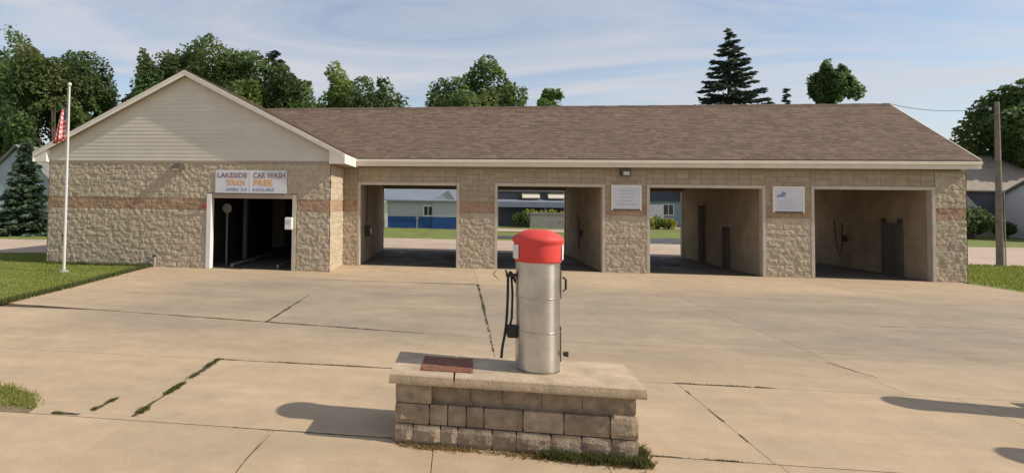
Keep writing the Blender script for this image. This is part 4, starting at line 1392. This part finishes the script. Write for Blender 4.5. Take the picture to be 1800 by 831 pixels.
ptree(660, 142, 62, 60, 4.0, 'leaf_dark', 'squat dark green tree next to the bright one over the long roof', n=8000, lobes=18, seed=9)
ptree(792, 138, 76, 66, 4.0, 'leaf_mid', 'low side of the paired trees above the middle of the long roof', n=10500, lobes=20, seed=31)
ptree(866, 104, 72, 67, 4.0, 'leaf_mid', 'taller of the paired trees above the middle of the long roof', n=10000, lobes=22, seed=11)
ptree(968, 158, 32, 66, 6.0, 'leaf_bright', 'small treetop just peeping over the middle of the long ridge', n=3200, lobes=12, seed=12)
ptree(1460, 110, 41, 64, 5.0, 'leaf_dark', 'dark ragged tree over the right part of the long ridge', n=5200, lobes=11, seed=13)
ptree(1792, 146, 92, 62, 4.0, 'leaf_mid', 'big round tree behind the houses by the utility pole', n=14000, lobes=28, seed=14)
a = at_depth(484, 88, 63); conifer('dark pine top sticking out beside the broadleaf trees behind the gable', a.x, 63, a.z, 6.2, 6, 'leaf_spruce', n_tier=15, per=13, seed=1, name='pine_tree', droop=-.15, card=.42)
a = at_depth(1282, 56, 70); conifer('tall dark spruce rising above the long ridge', a.x, 70, a.z, 8.6, 3, 'leaf_spruce', n_tier=19, per=13, seed=2, card=.42)
a = at_depth(1382, 152, 70); conifer('thin little treetop beside the tall spruce', a.x, 70, a.z, 1.5, 6, 'leaf_spruce', n_tier=14, per=7, seed=3, card=.26)
a = at_depth(1728, 178, 66); conifer('dark spruce behind the utility pole', a.x, 66, a.z, 3.6, 2, 'leaf_spruce', n_tier=15, per=11, seed=4, card=.36)
conifer('bushy blue spruce on the grass beyond the lawn', -26.75, 32.7, 5.85, 1.9, .15, 'leaf_bluespruce', n_tier=18, per=13, seed=5, card=.22, fill=1.3)


def shrub(label, x, y, rx, ry, h, leafm, n=1500, leaf=.12, seed=0, group='shrubs near the far houses'):
    rs = np.random.default_rng(seed + 900)
    e = empty('shrub', (x, y, 0)); tag(e, label, 'shrub', group)
    k = 9
    cen = np.stack([x + rs.uniform(-.7, .7, k) * rx, y + rs.uniform(-.7, .7, k) * ry, h * rs.uniform(.3, .72, k)], 1); rad = h * rs.uniform(.24, .38, k)
    V, idx = leaf_cards(cen, n, rad, leaf)
    kk = rng.uniform(.7, 1.3, n); C = np.stack([kk, kk, kk * .9], 1)
    d = MB()
    for c in cen: d.tube([(x + (c[0] - x) * .3, y + (c[1] - y) * .3, -.03), tuple(c)], [.03, .012], 5)
    d.build('stem', 'bark', e)
    quads_mesh('foliage', V, C, leafm, e)
    return e


# ------------------------------------------------------------------ neighbouring houses
def house(name, label, x0, x1, y0, y1, h, ridge, wallm, roofm, axis='x', windows=(), doors=(), rz=0, over=.35, cat='house', base=None, group=None):
    """gabled house; front face at y0; windows (x, z0, w, h) measured from x0 on the front face"""
    e = empty(name, ((x0 + x1) / 2, (y0 + y1) / 2, 0), rz); tag(e, label, cat, group)
    d = MB(); d.box(x0, x1, y0, y1, -.04, h)
    xm, ym = (x0 + x1) / 2, (y0 + y1) / 2
    if axis == 'x':
        d.prism([(x0, y0, h), (x0, y1, h), (x0, ym, ridge - .12)], (x1 - x0, 0, 0))
    else:
        d.prism([(x0, y0, h), (x1, y0, h), (xm, y0, ridge - .12)], (0, y1 - y0, 0))
    d.build('wall', wallm, e)
    for s_ in (0, 1):
        r_ = MB()
        if axis == 'x':
            sl = (ridge - h) / (ym - y0); ye = y0 - over if s_ == 0 else y1 + over
            r_.prism([(x0 - over, ye, h - over * sl), (x0 - over, ym, ridge), (x0 - over, ym, ridge + .12), (x0 - over, ye, h - over * sl + .12)], (x1 - x0 + 2 * over, 0, 0))
        else:
            sl = (ridge - h) / (xm - x0); xe = x0 - over if s_ == 0 else x1 + over
            r_.prism([(xe, y0 - over, h - over * sl), (xm, y0 - over, ridge), (xm, y0 - over, ridge + .12), (xe, y0 - over, h - over * sl + .12)], (0, y1 - y0 + 2 * over, 0))
        r_.build('roof', roofm, e)
    for (wx, wz, ww, wh) in windows:
        f = MB(); X = x0 + wx
        f.box(X - .09, X, y0 - .06, y0 + .02, wz - .09, wz + wh + .09); f.box(X + ww, X + ww + .09, y0 - .06, y0 + .02, wz - .09, wz + wh + .09)
        f.box(X, X + ww, y0 - .06, y0 + .02, wz - .09, wz); f.box(X, X + ww, y0 - .06, y0 + .02, wz + wh, wz + wh + .09); f.box(X + ww / 2 - .03, X + ww / 2 + .03, y0 - .05, y0 + .02, wz, wz + wh)
        fo_ = f.build('window', 'white_paint', e)
        g_ = MB(); g_.box(X, X + ww, y0 - .02, y0 - .008, wz, wz + wh); g_.build('pane', 'glass_dark', fo_)
    for (wx, ww, wh, m_) in doors:
        f = MB(); X = x0 + wx; f.box(X, X + ww, y0 - .05, y0 + .01, 0, wh); dd = f.build('door', m_, e)
        f = MB(); f.box(X + ww * .85, X + ww * .85 + .06, y0 - .10, y0 - .05, wh * .45, wh * .45 + .08); f.build('handle', 'dark_metal', dd)
    if base:
        f = MB(); f.box(x0 - .025, x1 + .025, y0 - .025, y1 + .025, 0, base[0]); f.build('wainscot', base[1], e)
    return e


# pale metal building with a blue base, seen through the first bay
hb = house('metal_building', 'pale metal building with a blue lower wall, seen through the bay next to the wing', -6.3, 2.6, 52, 62, 2.55, 4.9, 'pale_metal', 'roof_bluegrey', base=(1.02, 'blue_metal'), windows=[(3.45, 1.15, .72, .8)], cat='building')
d = MB(); d.prism([(-2.1, 51.86, 1.03), (.6, 51.86, 1.03), (.6, 51.86, 1.6), (-.7, 51.86, 3.4), (-2.1, 51.86, 2.6)], (0, .12, 0)); d.build('porch_gable', 'pale_metal', hb)
d = MB(); d.box(-2.1, .6, 51.87, 51.97, -.03, 1.029); d.build('porch_base', 'blue_metal', hb)
d = MB(); d.prism([(-.75, 51.80, 3.48), (.75, 51.80, 1.4), (.75, 51.80, 1.28), (-.75, 51.80, 3.36)], (0, .05, 0)); d.build('porch_trim', 'grey_wall', hb)
d = MB(); d.box(-6.42, -6.16, 51.84, 51.96, 0, 2.2); d.build('corner_post', 'white_paint', hb)
d = MB(); d.box(-3.5, -3.38, 51.4, 51.5, -.03, .8); d.box(-3.55, -3.33, 51.38, 51.52, .8, 1.0)
tag(d.build('utility_pedestal', 'grey_wall'), 'small grey pedestal on the grass before the blue-based building', 'pedestal')
# dark house seen through the second bay
hd_ = house('dark_house', 'dark house with two long cream awnings, seen through the second bay', 3.2, 15, 61, 70, 3.6, 5.2, 'house_dark', 'roof_dark', windows=[(9.6, 1.0, 1.2, 1.2)])
for (xa, xb) in ((6.75, 8.5), (9.35, 11.0)):
    d = MB(); d.prism([(xa, 60.98, 3.5), (xa, 60.3, 2.95), (xa, 60.3, 2.85), (xa, 60.98, 2.85)], (xb - xa, 0, 0)); d.build('awning', 'cream_panel', hd_)
d = MB(); d.box(4.0, 14, 59.4, 60.9, 1.95, 2.5); d.prism([(4.0, 59.4, 2.5), (4.0, 60.9, 2.5), (4.0, 60.9, 2.75)], (10, 0, 0)); d.build('porch_roof', 'roof_bluegrey', hd_)
for x in (4.2, 8.9, 13.8):
    d = MB(); d.box(x - .06, x + .06, 59.5, 59.62, -.03, 1.95); d.build('post', 'grey_wall', hd_)
gw = MB(); gw.box(7.2, 13.5, 57.9, 58.2, -.04, 1.35); gw.box(7.15, 13.55, 57.85, 58.25, 1.35, 1.45)
tag(gw.build('retaining_wall', 'grey_wall'), 'low grey garden wall in front of the dark house', 'wall')
for i, x in enumerate((7.7, 9.0, 10.3, 11.6)):
    shrub('yellow orange flowering shrub above the low grey garden wall', x, 58.75, .7, .3, 1.9, 'leaf_yellow', n=500, seed=i, group='yellow shrubs behind the garden wall')
shrub('dark green shrub at the end of the low grey garden wall', 6.4, 58, .9, .5, 1.5, 'leaf_dark', n=900, seed=21)
# blue house seen through the third bay
hc = house('blue_house', 'grey-blue house with dark roof and a white garage, seen through the third bay', 18.5, 27.5, 67, 75, 3.0, 5.4, 'house_teal', 'roof_dark', windows=[(4.2, 1.3, 1.0, 1.1)], doors=[(1.6, 2.6, 2.4, 'white_paint')])
for i, (x, y) in enumerate(((18.6, 59.5), (19.7, 59.8), (20.6, 60.1))):
    shrub('low yellow-green shrub before the grey-blue house', x, y, .8, .5, 1.25, 'leaf_yellow' if i != 1 else 'leaf_bright', n=700, seed=30 + i, group='low shrubs before the grey-blue house')
# grey house on the far left behind the blue spruce
hl = house('grey_house', 'light blue house with a grey gabled roof behind the blue spruce', -39, -31.2, 42, 51, 2.9, 6.4, 'house_blue', 'roof_grey', axis='y', windows=[(1.2, .9, 1.1, 1.3)])
# houses on the right
hr = house('tan_roof_house', 'house with a brown-grey roof behind the utility pole', 40, 56, 58, 67, 4.2, 7.4, 'house_dark', 'roof_tan', windows=[(9.0, 1.2, 1.2, 1.3)])
hr3 = house('grey_shed', 'low dark garage with grey roof beside the white house', 36.2, 42.5, 54, 58, 2.7, 4.6, 'house_brick', 'roof_dark', windows=[], doors=[(2.0, .9, 2.1, 'white_paint')])
hr2 = HR2 = house('white_house', 'white sided house with a blue-grey roof by the utility pole', 47.6, 58, 48, 57, 3.7, 6.0, 'white_paint', 'roof_bluegrey', windows=[(1.6, 1.4, .9, 1.1), (5, 1.4, .9, 1.1)])
shrub('round green shrub before the dark garage', 37.4, 51.6, 1.6, .9, 2.7, 'leaf_mid', n=3200, seed=40)
shrub('tall loose shrub between the dark garage and the white house', 41.4, 52.6, 1.5, .9, 2.9, 'leaf_dark', n=3200, seed=43)
shrub('dark hedge shrub under the windows of the white house', 45.9, 51.4, .6, 1.4, 1.3, 'leaf_dark', n=1600, seed=41)
shrub('low dark hedge shrub farther along the white house wall', 45.9, 55.0, .6, 1.4, 1.3, 'leaf_dark', n=1600, seed=42)

# utility pole and wires
ux, uy = 22.72, 27.5
up_ = empty('utility_pole', (ux, uy, 0)); tag(up_, 'weathered wooden utility pole in the grass at the right of the car wash', 'utility pole')
d = MB(); d.tube([(ux, uy, -.05), (ux, uy, 3.5), (ux, uy, 6.95)], [.13, .105, .08], 12); d.build('pole', 'wood_pole', up_)
d = MB(); d.tube([(ux - .1, uy, 6.62), (ux - .24, uy, 6.62)], .02, 6); d.build('bracket', 'dark_metal', up_)
d = MB(); d.lathe([(.03, 6.60), (.05, 6.63), (.035, 6.66), (.05, 6.69), (.02, 6.73)], 10, ux - .25, uy); d.build('insulator', 'lamp_glass', up_)
d = MB(); d.tube([(ux + .13, uy - .1, 0), (ux + .11, uy - .1, 3.2)], .02, 6); d.build('conduit', 'grey_wall', up_)
A = Vector((ux - .25, uy, 6.72)); B = Vector((XR + .2, 24.74, 6.46))
pts = []
for t in np.linspace(0, 1, 14):
    p = A.lerp(B, t); p.z -= 4 * t * (1 - t) * .22; pts.append(p)
d = MB(); d.tube(pts, .011, 5); tag(d.build('service_wire', 'wire'), 'thin black wire from the utility pole to the roof end', 'wire')
